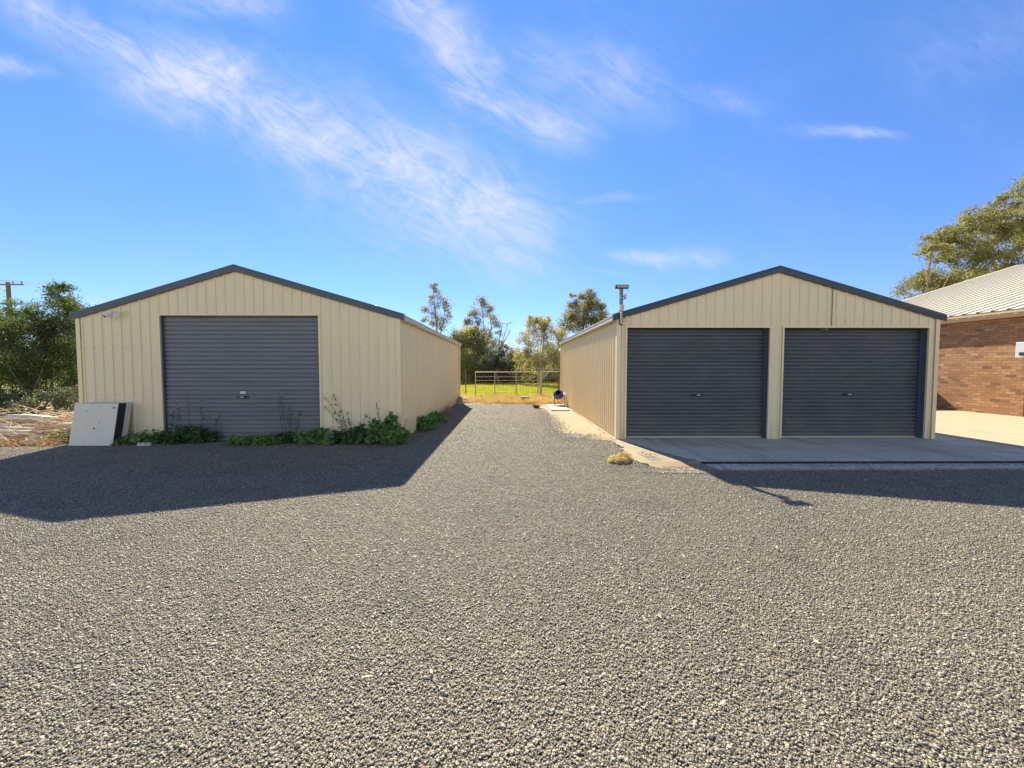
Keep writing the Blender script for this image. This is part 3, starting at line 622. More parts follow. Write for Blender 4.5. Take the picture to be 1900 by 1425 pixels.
# ------------------------------------------------------------------ light pole on the right shed
X, Y = 2.255, 7.755
P = empty('floodlight_pole', (X, Y, 2.35), 'dark steel pole with a floodlight bolted to the corner of the double shed', 'light pole')
b = MB(); b.box(X - .033, X + .033, Y - .024, Y + .022, 2.36, 3.10); b.build('pole', m_galv, P)
b = MB(); b.box(X - .125, X + .135, Y - .06, Y + .03, 3.075, 3.15); fl = b.build('floodlight', m_dark, P, bevel=.012)
fl.rotation_euler = (0, 0, 0)
b = MB(); b.box(X - .105, X + .115, Y - .066, Y - .061, 3.09, 3.132); b.build('lens', simple('lamp_lens', (.42, .36, .22), .3), fl)
b = MB(); b.tube([(X + .125, Y - .03, 3.08), (X + .125, Y - .03, 3.03)], .005, 6); b.build('cable_tail', m_dark, fl)
b = MB(); b.tube([(X + .02, Y, 2.90), (X + .09, Y - .01, 2.975)], .012, 6); b.tube([(X + .02, Y, 2.86), (X + .095, Y - .01, 2.895)], .012, 6); b.build('bracket', m_dark, P)
b = MB(); b.box(X + .06, X + .10, Y - .05, Y + .01, 2.895, 2.96); b.build('motion_sensor', m_white, P, bevel=.008)
b = MB(); b.box(X - .03, X - .018, Y - .035, Y - .023, 2.87, 2.94); b.build('clamp', m_white, P)
b = MB(); b.box(X - .045, X + .045, Y - .075, Y - .023, 2.64, 2.755); jb = b.build('junction_box', m_trim, P, bevel=.01)
b = MB(); b.box(X - .028, X + .028, Y - .081, Y - .076, 2.66, 2.735); b.build('cover_plate', m_gutter, jb)
b = MB(); b.tube([(X - .01, Y - .045, 2.64), (X - .012, Y - .04, 2.40), (X + .03, Y - .04, 2.375)] + [(X + .045 + .085 * math.sin(a), Y - .03, 2.455 - .085 * math.cos(a)) for a in np.linspace(.1, 2.6, 9)], .013, 8); b.build('conduit', m_trim, P, smooth=True)

# security camera on the left shed
X, Y, Z = -7.80, 7.79, 2.59
P = empty('security_camera', (X, Y, Z), 'white security camera under the left eave of the single shed', 'camera')
b = MB(); b.tube([(X - .02, Y - .10, Z - .02), (X - .09, Y - .17, Z - .085)], [.034, .036], 12); b.build('housing', m_white, P)
b = MB(); b.tube([(X - .088, Y - .168, Z - .084), (X - .100, Y - .18, Z - .096)], [.028, .026], 12); b.build('lens', m_dark, P)
b = MB(); b.tube([(X - .03, Y - .10, Z), (X + .0, Y - .05, Z + .015), (X + .06, Y - .025, Z)], .016, 8); b.build('arm', m_white, P)
b = MB(); b.tube([(X - .07, Y - .1, Z - .09)] + [(X - .01 + .075 * math.sin(a), Y - .05, Z - .05 - .075 * math.cos(a)) for a in np.linspace(-.6, 1.9, 9)] + [(X + .1, Y - .03, Z + .02)] + [(X + .13 + .04 * math.cos(a), Y - .028, Z - .005 + .045 * math.sin(a)) for a in np.linspace(2.2, -1.9, 9)], .0095, 7); b.build('cable', m_trim, P, smooth=True)

# ------------------------------------------------------------------ leaning boards
def panel(name, label, x0, x1, yb, thick, h, lean, m, edge=None, rad=.0, group=None):
    """upright board, foot at yb, top leaning back by lean; rounded corners"""
    root = None; outl = []
    n = 6 if rad else 1
    for cx, cz, a0 in ((x0 + rad, rad, math.pi), (x1 - rad, rad, 1.5 * math.pi), (x1 - rad, h - rad, 0), (x0 + rad, h - rad, .5 * math.pi)):
        for i in range(n + (1 if rad else 0)):
            a = a0 + (i / n) * math.pi / 2 if rad else 0
            outl.append((cx + rad * math.cos(a) if rad else cx, cz + rad * math.sin(a) if rad else cz))
    b = MB(); k = len(outl)
    vs = [(x, yb + lean * z / h, z + .006) for x, z in outl] + [(x, yb + lean * z / h + thick, z + .006) for x, z in outl]
    fs = [tuple(range(k)), tuple(range(k, 2 * k))[::-1]] + [(i, (i + 1) % k, k + (i + 1) % k, k + i) for i in range(k)]
    b.add(vs, fs); o = b.build(name, m, bevel=0); return tag(o, label, 'board', group)
bp = empty('leaning_panel', (-8.16, 7.45, 0), 'large weathered white square panel in front, its dark edge facing right', 'panel')
tmp = MB(); x0, x1, yb, h, lean = -8.42, -7.59, 7.36, .80, .15
def slab_lean(x0, x1, ya, yb_, h, lean, z0=.006, x0t=None, x1t=None):
    b = MB(); b.add([(x0, ya, z0), (x1, ya, z0), (x1, yb_, z0), (x0, yb_, z0), (x0, ya + lean, z0 + h), (x1, ya + lean, z0 + h), (x1, yb_ + lean, z0 + h), (x0, yb_ + lean, z0 + h)],
          [(0, 3, 2, 1), (4, 5, 6, 7), (0, 1, 5, 4), (1, 2, 6, 5), (2, 3, 7, 6), (3, 0, 4, 7)]); return b
slab_lean(x0, x1, yb, yb + .012, h, lean).build('face_sheet', m_board, bp, bevel=.003)
slab_lean(x0 + .01, x1 - .004, yb + .0125, yb + .165, h - .008, lean).build('core', m_black, bp)
b = MB()
for cx, cz, r_ in ((-7.98, .33, .018), (-7.66, .72, .02), (-7.90, .44, .01)):
    yy = yb + lean * cz / h; b = MB(); b.tube([(cx, yy - .005, cz), (cx, yy + .003, cz)], r_, 14); b.build('screw_cap', m_rust, bp)
panel('rounded_board', 'thin pale board with rounded corners between the large panel and another thin board', -8.40, -7.59, yb + .172, .04, .80, lean, m_foam, rad=.07, group='pale rounded boards')
panel('rounded_board', 'rearmost thin pale board, leaning directly on the shed wall', -8.40, -7.58, yb + .222, .042, .80, lean, m_foam, rad=.07, group='pale rounded boards')

# ------------------------------------------------------------------ gate and fence
G = empty('farm_gate', (0, 19.15, 0), 'brown steel farm gate of three bays across the gap between the sheds', 'gate')
b = MB()
xs = [-1.66, -.70, .37, 1.46]
for x_ in xs: b.tube([(x_, 19.15, .03), (x_, 19.15, 1.275)], .026, 8)
b.tube([(-1.68, 19.15, 1.27), (1.48, 19.15, 1.27)], .022, 8); b.build('frame', m_gate, G)
for z_ in (1.04, .86, .66):
    b = MB(); b.tube([(-1.66, 19.15, z_), (1.46, 19.15, z_)], .017, 6); b.build('rail', m_gate, G)
b = MB()
for i in range(22): x_ = -1.6 + i * .146; b.tube([(x_, 19.17, .06), (x_, 19.17, 1.26)], .0025, 3)
for z_ in (.12, .25, .38, .52): b.tube([(-1.66, 19.17, z_), (1.46, 19.17, z_)], .003, 3)
b.build('wire_mesh', m_rust, G)['kind'] = 'stuff'
G = empty('fence_panel', (2.1, 19.2, 0), 'short steel mesh fence panel between the farm gate and the double shed', 'fence')
b = MB(); b.box(1.54, 1.66, 19.1, 19.22, -.02, 1.32); b.build('post', m_gate, G)
b = MB(); b.tube([(2.50, 19.2, -.02), (2.50, 19.2, 1.30)], .045, 8); b.build('post', m_rust, G)
b = MB(); b.tube([(1.66, 19.2, 1.29), (2.55, 19.2, 1.29)], .028, 8); b.build('top_rail', m_gate, G)
b = MB()
for i in range(12): x_ = 1.70 + i * .07; b.tube([(x_, 19.2, .04), (x_, 19.2, 1.27)], .003, 3)
for i in range(9): z_ = .08 + i * .145; b.tube([(1.66, 19.2, z_), (2.5, 19.2, z_)], .003, 3)
b.build('wire_mesh', m_rust, G)
G = empty('wire_fence', (-6, 21, 0), 'strand wire fence with steel pickets running behind the farm gate', 'fence')
for x_ in (-14, -10, -6, -2.35, 3.4, 7, 11):
    b = MB(); b.tube([(x_, 21, -.02), (x_, 21, 1.42)], .03, 6); b.build('picket', m_rust, G)
for z_ in (1.36, 1.05):
    b = MB(); b.tube([(-14, 21, z_), (11, 21, z_)], .006, 4); b.build('wire', m_rust, G)

# blue motor unit and its pad, small things near the gate
b = MB(); b.box(1.47, 2.1, 13.2, 15.1, .006, .055); o = b.build('concrete_pad', m_conc, bevel=.006); tag(o, 'pale concrete pad carrying the blue mixer by the shed wall', 'paving slab')
E0 = empty('cement_mixer', (1.95, 14.6, .05), 'small blue cement mixer on a steel frame at the back corner of the double shed', 'mixer')
b = MB(); ax = Vector((-.1, -.55, .35)).normalized(); c0 = Vector((1.93, 14.85, .36))
prof = [(.0, .02), (.10, .0), (.16, .06), (.175, .18), (.175, .25), (.12, .36), (.105, .38)]
sx = ax.cross(Vector((0, 0, 1))).normalized(); sy = ax.cross(sx); vs = []; n = 20
for r_, t_ in prof:
    for kk in range(n): a = 2 * math.pi * kk / n; vs.append(c0 + ax * t_ + (sx * math.cos(a) + sy * math.sin(a)) * r_)
fs = [(i * n + kk, i * n + (kk + 1) % n, (i + 1) * n + (kk + 1) % n, (i + 1) * n + kk) for i in range(len(prof) - 1) for kk in range(n)]
b.add(vs, fs); dm = b.build('drum', m_blue, E0, smooth=True)
b = MB(); rr = [c0 + ax * .235 + (sx * math.cos(a) + sy * math.sin(a)) * .18 for a in np.linspace(0, 2 * math.pi, 21)]; b.tube(rr, .013, 6, False); b.build('ring_gear', m_black, dm)
b = MB(); b.box(2.06, 2.18, 14.62, 14.9, .30, .52); b.build('motor_housing', m_white, E0, bevel=.02)
b = MB(); b.tube([(1.74, 14.5, .055), (1.74, 14.5, .40), (1.90, 14.6, .42), (2.12, 14.6, .42)], .015, 6); b.tube([(1.76, 14.5, .38), (1.98, 14.15, .06)], .014, 6)
b.tube([(2.12, 14.6, .42), (2.12, 14.6, .06)], .014, 6); b.tube([(1.70, 14.5, .065), (2.15, 14.5, .065)], .015, 6); b.tube([(1.8, 14.12, .065), (2.12, 14.12, .065)], .014, 6); b.tube([(1.74, 14.5, .40), (1.80, 15.1, .38), (1.80, 15.1, .065)], .014, 6); b.tube([(1.8, 14.12, .065), (1.8, 14.5, .065)], .014, 6)
b.build('frame', m_rust, E0)
b = MB(); b.lathe([(.001, .012), (.07, .012), (.11, .04), (.145, .10), (.155, .10), (.12, .03), (.075, .0), (.001, .0)], (1.03, 14.25, .01), 18); o = b.build('rusty_bowl', m_rust, smooth=True); tag(o, 'round rusty bowl at the end of the gravel near the blue mixer', 'bowl')
b = MB(); b.add([(.50, 16.8, 0), (.94, 16.8, 0), (.94, 17.05, 0), (.50, 17.05, 0), (.55, 16.83, .22), (.89, 16.83, .22), (.89, 17.02, .22), (.55, 17.02, .22)], [(0, 1, 5, 4), (1, 2, 6, 5), (2, 3, 7, 6), (3, 0, 4, 7), (4, 5, 6, 7), (0, 3, 2, 1)]); o = b.build('plastic_crate', simple('grey_green_plastic', (.12, .13, .09), .6), bevel=.02); tag(o, 'dark grey upturned crate in the straw in front of the farm gate', 'crate')

# ------------------------------------------------------------------ vegetation generators
def leaf_quads(centers, size, elong=2.2, droop=.0, flat=0.0):
    """one folded leaf (quad) per centre; returns verts, faces"""
    n = len(centers); a = rng.normal(size=(n, 3)); a[:, 2] -= droop; a /= np.linalg.norm(a, axis=1)[:, None]
    b = rng.normal(size=(n, 3)); b[:, 2] += flat * 0; b -= (a * b).sum(1)[:, None] * a; b /= np.linalg.norm(b, axis=1)[:, None]
    s = size * rng.uniform(.6, 1.35, n)[:, None]; c = np.asarray(centers)
    v = np.stack([c - a * s * .5, c + b * s * .5 / elong, c + a * s * .5, c - b * s * .5 / elong], 1).reshape(-1, 3)
    return v, np.arange(4 * n).reshape(-1, 4)
def clump_points(c, r, n, nsub=14, sub=.38, shell=.55):
    """n leaf positions gathered in nsub twig tufts inside an ellipsoid"""
    c = np.array(c); r = np.array(r if hasattr(r, '__len__') else (r, r, r))
    d = rng.normal(size=(nsub, 3)); d /= np.linalg.norm(d, axis=1)[:, None]; rad = rng.uniform(shell, 1, nsub) ** .6
    sc = c + d * rad[:, None] * r * .85
    idx = rng.integers(0, nsub, n); q = rng.normal(size=(n, 3)) * .5; 
    return sc[idx] + q * r * sub, sc
def limb(mb, a, b, r0, r1, bend=.12, n=6, seg=7):
    a, b = Vector(a), Vector(b); L_ = (b - a).length; j1 = Vector(rng.normal(size=3)) * bend * L_; j2 = Vector(rng.normal(size=3)) * bend * L_ * .6
    pts_ = []
    for i in range(seg + 1):
        u = i / seg; pts_.append(a.lerp(b, u) + j1 * (u * (1 - u) * 1.6) + j2 * math.sin(u * math.pi * 2) * .3 + Vector((0, 0, L_ * .10 * u * (1 - u))))
    mb.tube(pts_, [r0 + (r1 - r0) * (i / seg) for i in range(seg + 1)], n, False); return pts_
DENS = 2.4
def plant(name, label, cat, base, stems, clumps, leaf, lm, bm_, nper, elong=2.2, droop=0., group=None, nsub=14, sub=.38, twigs=4, tr=.1, shell=.5):
    """stems: list of polylines from the ground; clumps: (centre, radii); limbs join the nearest stem point to each clump"""
    root = empty(name, base, label, cat, group); mb = MB(); P_ = []
    for st, r0, r1 in stems:
        pts_ = [Vector(p) for p in st]; n = len(pts_)
        rad = [r0 + (r1 - r0) * i / (n - 1) for i in range(n)]; mb.tube(pts_, rad, 8, False); P_ += list(zip(pts_, rad))
        for p, q, ra, rb in zip(pts_, pts_[1:], rad, rad[1:]): P_ += [(p.lerp(q, .5), (ra + rb) / 2)]
    V, F_, off = [], [], 0
    for cc, rr in clumps:
        rr = rr if hasattr(rr, '__len__') else (rr, rr, rr)
        vol = (rr[0] * rr[1] * rr[2]) ** (2 / 3)
        pts_, sc = clump_points(cc, rr, int(nper * vol * DENS), max(4, int(nsub * vol ** .5)), sub, shell)
        cv = Vector(cc); best = min(P_, key=lambda t_: (t_[0] - cv).length + max(0, t_[0].z - cv.z) * 1.5)
        lp = limb(mb, best[0], cv, min(best[1] * .6, tr), tr * .25)
        for s_ in sc[rng.permutation(len(sc))[:twigs * 3]]:
            limb(mb, lp[rng.integers(3, len(lp))], s_, tr * .22, tr * .05, .08, 4, 3)
        v, f = leaf_quads(pts_, leaf, elong, droop); V.append(v); F_.append(f + off); off += len(v)
    mb.build('trunk', bm_, root, smooth=True)
    npmesh('crown', np.concatenate(V), np.concatenate(F_), lm, root)
    return root
def at(u, v, Y):
    """a real-world point from the survey of the photograph: horizontal offset and height at distance Y"""
    a, b = (u - 950) / 713, -(v - 712.5) / 713; c, s_ = math.cos(R(2.45)), math.sin(R(2.45)); y2 = c + b * s_; z2 = b * c - s_; k_ = R(-.48)
    x3 = a * math.cos(k_) - y2 * math.sin(k_); y3 = a * math.sin(k_) + y2 * math.cos(k_)
    return (x3 / y3 * Y, Y, 1.5 + z2 / y3 * Y)

# big gum tree behind the house
Yg = 33; gc = [(1712, 535, 40), (1745, 520, 38), (1730, 470, 26), (1745, 445, 30), (1775, 435, 32), (1800, 420, 34), (1822, 400, 30), (1790, 470, 34), (1828, 450, 40), (1845, 490, 38), (1868, 375, 24), (1880, 420, 36), (1865, 455, 34), (1900, 400, 34),
    (1910, 350, 30), (1940, 430, 44), (1960, 370, 44), (1990, 310, 46), (2040, 380, 56), (2100, 320, 56), (1900, 500, 44), (1785, 520, 34), (1830, 530, 40), (2150, 420, 60), (2080, 470, 60), (2010, 460, 50), (1960, 500, 50)]
cl_ = []
for (u, v, r) in gc:
    yy = Yg + rng.uniform(-3, 3); p = at(u, v, yy); rr = r / 713 * yy * 1.0; cl_.append((p, (rr * 1.0, rr * 1.1, rr * .74)))
gb = (47, 33, 0)
plant('gum_tree', 'tall gum tree with clumped olive foliage rising behind the brick house roof', 'tree', gb,
      [([gb, (47.2, 33, 4), (46.5, 33.2, 8), (47.5, 33, 12), (48.5, 33, 16)], .55, .2), ([(46.9, 33, 3.5), (43.5, 33, 8), (40.5, 32.6, 11)], .32, .12), ([(46.8, 33, 4), (41, 33.5, 6), (37.6, 33.6, 7.5)], .28, .08), ([(47, 33, 6), (51.5, 33, 12)], .3, .1)],
      cl_, .19, l_gum, m_barkp, 500, 2.6, .5, nsub=18, sub=.30, twigs=4, tr=.14)

# shrubs on the left of the single shed
def shrub(name, label, u, v0, Y, clumps, leaf=.085, lm=l_hedge, nper=2100, group='shrubs left of the single shed', **k):
    x = (u - 944) / 713 * Y; base = (x, Y, -.02); cl2 = []
    for (cu, cv, r) in clumps:
        yy = Y + rng.uniform(-.35, .35); rr = r / 713 * yy; cl2.append((at(cu, cv, yy), (rr, rr * 1.05, rr * .85)))
    st = [([base, (x + rng.uniform(-.2, .2), Y, .7), (x + rng.uniform(-.4, .4), Y, 1.5)], .022, .010), ([base, (x - .4, Y + .1, .8), (x - .7, Y, 1.6)], .03, .012), ([base, (x + .4, Y + .1, .7), (x + .6, Y, 1.5)], .03, .012)]
    return plant(name, label, 'shrub', base, st, cl2, leaf, lm, m_darkbark, nper, 2.9, .2, group, tr=.02, sub=.5, **k)
shrub('tall_shrub', 'tallest leafy shrub, rising above the eave at the left end of the single shed', 110, 0, 13.6,
      [(118, 545, 24), (100, 560, 26), (128, 572, 26), (90, 590, 32), (130, 600, 34), (60, 610, 32), (105, 630, 38), (140, 640, 34), (75, 655, 38), (120, 680, 40), (80, 700, 36), (145, 570, 16), (60, 580, 18), (150, 700, 34), (118, 533, 12), (105, 540, 12), (138, 720, 26), (100, 735, 28), (160, 600, 28), (165, 640, 34), (165, 690, 36), (160, 730, 30), (150, 755, 20)])
shrub('bushy_shrub', 'dense dark shrub at the left edge of the photo under the power pole', 25, 0, 13.0,
      [(10, 600, 30), (35, 620, 32), (0, 640, 40), (35, 665, 40), (-30, 610, 40), (-20, 690, 44), (20, 705, 40), (60, 700, 34), (-60, 660, 46), (-5, 585, 14), (50, 735, 30), (10, 745, 32), (-40, 745, 40)], leaf=.085)
shrub('hedge_shrub', 'leafy shrub standing behind the other two left of the single shed', 70, 0, 15.4,
      [(40, 570, 22), (50, 600, 26), (20, 590, 24), (60, 640, 34), (110, 660, 40), (-10, 620, 34), (150, 640, 36), (-50, 600, 36)], leaf=.095, nper=1700)
shrub('sprawling_shrub', 'low dark shrub sprawling behind the timber pile', 70, 0, 11.0,
      [(20, 752, 20), (55, 750, 20), (90, 742, 20), (125, 738, 20), (145, 728, 16), (-15, 750, 26), (70, 765, 14), (110, 756, 16), (30, 770, 12), (140, 750, 15)], leaf=.07, lm=l_dark, nper=3600)
# trees beyond the paddock, each with its own crown
def ptree(name, label, u, Y, clumps, lm, leaf=.22, nper=260, bark=m_bark, stems=None, ax=1., sub=.62, elong=2.2, group='trees and shrubs beyond the paddock', cat='tree', tr=.06, base_r=.16, nsub=14, twigs=4, droop=.2):
    x = (u - 944) / 713 * Y; base = (x, Y, -.03); cl2 = []
    topv = min(c[1] for c in clumps)
    for (cu, cv, r) in clumps:
        yy = Y + rng.uniform(-.9, .9) * ax; rr = r / 713 * yy; cl2.append((at(cu, cv, yy), (rr * 1.25, rr * 1.35, rr * 1.15)))
    if stems is None:
        tp = at(sum(c[0] for c in clumps) / len(clumps), topv + 12, Y); st = [([base, (x + rng.uniform(-.2, .2), Y, tp[2] * .35), ((x + tp[0]) / 2 + rng.uniform(-.2, .2), Y, tp[2] * .7), tp], base_r, .03)]
    else:
        st = []
        for s_ in stems: st.append(([base] + [at(a, b, Y) for a, b in s_], base_r * .7, .025))
    return plant(name, label, cat, base, st, cl2, leaf, lm, bark, nper, elong, droop, group, tr=tr, sub=sub, nsub=nsub, twigs=twigs)
ptree('slender_gum', 'slender sparse gum rising alone above the single shed gutter', 812, 42,
      [(802, 535, 8), (812, 548, 7), (798, 552, 6), (806, 565, 9), (822, 560, 8), (830, 572, 8), (792, 580, 9), (812, 585, 9), (828, 592, 9), (800, 598, 8), (818, 605, 9), (786, 592, 6), (834, 585, 5), (808, 532, 5)], l_gum2, .16, 430, m_barkp, stems=[[(812, 640), (810, 600), (806, 565), (804, 536)], [(812, 640), (822, 600), (826, 570)]])
ptree('forked_gum', 'forked gum with two leafy heads in the middle of the gap', 895, 43,
      [(893, 560, 9), (902, 566, 9), (880, 575, 9), (876, 585, 8), (908, 574, 8), (915, 592, 9), (884, 596, 8), (900, 582, 7), (922, 604, 8), (868, 600, 8), (912, 620, 9), (880, 612, 9), (925, 618, 6), (862, 598, 6), (900, 612, 7), (918, 635, 8), (900, 632, 10), (915, 648, 10), (888, 642, 10), (930, 640, 8)], l_gum2, .16, 430, m_barkp,
      stems=[[(893, 650), (888, 610), (880, 580)], [(893, 650), (898, 610), (893, 562)], [(896, 650), (912, 610), (908, 578)]])
ptree('yellowing_tree', 'yellow-green tree at the far end of the single shed', 872, 40,
      [(872, 622, 14), (885, 630, 15), (860, 632, 14), (896, 640, 13), (872, 648, 15), (850, 625, 12), (858, 655, 14), (890, 660, 12), (840, 640, 14), (905, 655, 10)], l_olive, .16, 950)
ptree('thin_bare_tree', 'thin almost leafless tree against the sky between the gum and the wattle', 922, 44,
      [(940, 602, 8), (945, 615, 6), (935, 618, 6), (948, 600, 5), (934, 600, 5)], l_wattle, .12, 90, m_bark, stems=[[(925, 660), (930, 640), (943, 600)], [(926, 655), (936, 632), (948, 612)], [(925, 660), (926, 630), (932, 604)]], twigs=7, tr=.04, sub=.6)
ptree('wattle_tree', 'broad olive wattle with bare branches showing, its trunk just behind the gate post', 1003, 34,
      [(1000, 600, 15), (985, 605, 13), (1018, 608, 14), (1030, 622, 15), (975, 628, 14), (1000, 628, 16), (1015, 645, 16), (985, 650, 14), (968, 655, 12), (1035, 650, 14), (1000, 668, 12), (975, 672, 11), (1045, 630, 14), (1025, 672, 12), (960, 668, 8), (990, 592, 8), (1012, 594, 8), (1052, 650, 14)], l_wattle, .14, 900, m_barkp,
      stems=[[(1004, 700), (1000, 670), (975, 635)], [(1004, 700), (1006, 665), (1010, 615)], [(1003, 705), (1020, 670), (1040, 640)], [(1002, 690), (985, 665), (965, 660)], [(1004, 706), (1018, 690), (1036, 690)]], tr=.07, sub=.45, elong=3.2, twigs=6)
ptree('dense_gum', 'dense dark gum above the gutter of the double shed', 1083, 40,
      [(1062, 560, 9), (1078, 552, 8), (1095, 548, 9), (1100, 560, 11), (1085, 570, 12), (1065, 578, 12), (1110, 575, 11), (1055, 592, 12), (1090, 590, 14), (1075, 600, 14), (1108, 592, 12), (1095, 540, 5), (1062, 548, 5), (1118, 568, 6), (1050, 605, 12), (1120, 590, 10)], l_gum2, .17, 650)
ptree('grey_shrub', 'rounded blue-grey shrub behind the middle of the farm gate', 925, 36,
      [(925, 665, 17), (905, 672, 14), (945, 670, 14), (915, 685, 15), (938, 688, 15), (900, 690, 13), (955, 682, 10), (925, 655, 10)], l_dark, .14, 900, cat='shrub', sub=.3)
ptree('red_shrub', 'red-leaved shrub between the grey shrub and the wattle', 947, 42,
      [(945, 648, 6), (951, 655, 7), (940, 644, 5), (949, 662, 6)], l_red, .12, 500, cat='shrub', base_r=.06, tr=.03)
ptree('pale_shrub', 'pale leafy shrub in front of the wattle trunk behind the gate', 968, 35,
      [(962, 690, 9), (975, 686, 9), (968, 700, 9), (985, 695, 8), (955, 700, 7)], l_olive, .14, 600, cat='shrub', base_r=.06, tr=.03)
ptree('leafy_shrub', 'dark green shrub at the left end of the gap beside the single shed', 862, 37,
      [(860, 668, 13), (875, 675, 13), (862, 690, 13), (850, 680, 12), (880, 692, 12), (870, 660, 9), (840, 690, 14), (885, 705, 8), (865, 705, 9)], l_olive, .15, 800, cat='shrub', base_r=.08, tr=.04)
ptree('thicket_shrub', 'dark twiggy thicket at the foot of the wattle', 1020, 36.5,
      [(1015, 695, 10), (1030, 690, 11), (1045, 685, 13), (1000, 700, 8), (1035, 702, 8), (1060, 695, 13), (985, 703, 6)], l_dark, .13, 700, cat='shrub', base_r=.06, tr=.04, twigs=7)
# a belt of scrub farther back closes the view; it is one mass
Vs, Fs, off = [], [], 0
for i in range(360):
    x = rng.uniform(-75, 45) * (1 if i % 3 else .3); y = rng.uniform(38.4, 48); h = rng.uniform(1.0, 2.3) * (1 if y > 43 else .6)
    p_, _ = clump_points((x, y, h * .9), (1.9, 1.6, h), 1300, 16, .45, .2); v, f = leaf_quads(p_, .17, 2.2); Vs.append(v); Fs.append(f + off); off += len(v)
o = npmesh('far_scrub', np.concatenate(Vs), np.concatenate(Fs), l_dark); tag(o, 'dark scrub massed along the far side of the paddock', 'scrub', kind='stuff')

# ------------------------------------------------------------------ grass and straw (stuff)
def blades(name, xy, h, w, m, lean=.35, z=0., kind='stuff', label=None, cat=None, parent=None):
    n = len(xy); hh = h * rng.uniform(.5, 1.3, n); a = rng.uniform(0, 2 * math.pi, n); ln = rng.normal(0, lean, (n, 2)) * hh[:, None]
    b0 = np.stack([xy[:, 0] - np.cos(a) * w, xy[:, 1] - np.sin(a) * w, np.full(n, z)], 1); b1 = np.stack([xy[:, 0] + np.cos(a) * w, xy[:, 1] + np.sin(a) * w, np.full(n, z)], 1)
    tip = np.stack([xy[:, 0] + ln[:, 0], xy[:, 1] + ln[:, 1], z + hh], 1)
    o = npmesh(name, np.stack([b0, b1, tip], 1).reshape(-1, 3), np.arange(3 * n).reshape(-1, 3), m, parent)
    if label: tag(o, label, cat, kind=kind)
    return o
n = 90000; y = 18.9 + (rng.uniform(0, 1, n) ** 1.3) * 19; x = rng.uniform(-1, 1, n) * (3 + y * .16)
blades('paddock_grass', np.stack([x, y], 1), .10, .012, l_grass, .5, -.02, label='short sunlit green grass of the paddock behind the gate', cat='grass')
n = 30000; cx_ = rng.uniform(-2.3, 2.5, 170); cy_ = rng.normal(17.5, 1.0, 170).clip(15.9, 20); ci_ = rng.integers(0, 170, n); x = (cx_[ci_] + rng.normal(0, .13, n)).clip(-2.15, 2.5); y = cy_[ci_] + rng.normal(0, .16, n); k = y > 15.8 + .25 * np.sin(x * 3.1) + .25 * (x < 0) * (-x) * .3
x, y = x[k], y[k]
ch_ = rng.uniform(.25, 1.9, 170)[ci_][k]; mk_ = rng.uniform(0, 1, len(x)) < .6
blades('dry_grass', np.stack([x, y], 1)[~mk_], (.15 * ch_)[~mk_], .006, l_straw, 1.1, -.02, label='brownish dead grass mixed into the straw in front of the gate', cat='dry grass')
blades('dry_grass', np.stack([x, y], 1)[mk_], (.15 * ch_)[mk_], .006, l_strawy, .9, -.02, label='dry tan straw lying between the end of the gravel and the gate', cat='dry grass')
# mound of soil and straw against the end of the single shed
pts_ = np.stack([rng.normal(-1.98, .16, 2500), rng.normal(16.7, .35, 2500)], 1)
mbd = MB(); NU, NV = 16, 8; vs, fs = [], []
for i in range(NU):
    for j in range(NV):
        a = 2 * math.pi * i / NU; r_ = j / (NV - 1); wob = 1 + .15 * math.sin(3 * a + 1); vs.append((-2.0 + .38 * r_ * math.cos(a) * wob, 16.6 + .8 * r_ * math.sin(a) * wob, .26 * (1 - r_ ** 1.5) - .01 + random.uniform(-.012, .012)))
for i in range(NU):
    for j in range(NV - 1): fs.append((i * NV + j, ((i + 1) % NU) * NV + j, ((i + 1) % NU) * NV + j + 1, i * NV + j + 1))
mbd.add(vs, fs); o = mbd.build('soil_mound', m_earth); tag(o, 'brown mound of soil at the far right corner of the single shed', 'mound')

def tuft(name, label, cx, cy, rx, ry, h, n, m, cat, ln=.16, rot=0.):
    """heap of bent dry blades over a low dome"""
    c_, s_ = math.cos(rot), math.sin(rot)
    a = rng.uniform(0, 2 * math.pi, n); r_ = np.sqrt(rng.uniform(0, 1, n)); ux, uy = r_ * np.cos(a) * rx, r_ * np.sin(a) * ry
    lob = .72 + .28 * np.sin(a * 3 + 1) + .15 * np.sin(a * 7); ux *= lob; uy *= lob; zt = h * np.sqrt(np.clip(1 - r_ ** 2, 0, 1)) * rng.uniform(.35, 1.0, n) * (.75 + .35 * np.sin(ux * 22) * np.cos(uy * 30)); ux += rng.normal(0, .015, n); uy += rng.normal(0, .015, n); x = cx + c_ * ux - s_ * uy; y_ = cy + s_ * ux + c_ * uy
    d_ = rng.normal(size=(n, 3)); d_[:, 2] *= .45; d_[:, 0] += .5 * c_; d_ /= np.linalg.norm(d_, axis=1)[:, None]; p = np.stack([x, y_, zt + .01], 1); l_ = ln * rng.uniform(.3, 1, n)[:, None]
    side = np.cross(d_, rng.normal(size=(n, 3))); side /= np.linalg.norm(side, axis=1)[:, None]; w = .0022
    q0 = p - d_ * l_ / 2; q1 = p + d_ * l_ / 2; q0[:, 2] = np.maximum(q0[:, 2], .003); q1[:, 2] = np.maximum(q1[:, 2], .003); mid = p + np.array([0, 0, 1]) * l_ * .12
    v = np.stack([q0 - side * w, q0 + side * w, mid + side * w, mid - side * w, mid - side * w, mid + side * w, q1 + side * w * .3, q1 - side * w * .3], 1).reshape(-1, 3)
    o = npmesh(name, v, np.arange(8 * n).reshape(-1, 4), m); return tag(o, label, cat)
tuft('straw_clump', 'golden clump of dry grass on the gravel beside the concrete slab corner', 1.78, 6.03, .23, .11, .13, 6500, l_strawy, 'dry grass', .13, .55)

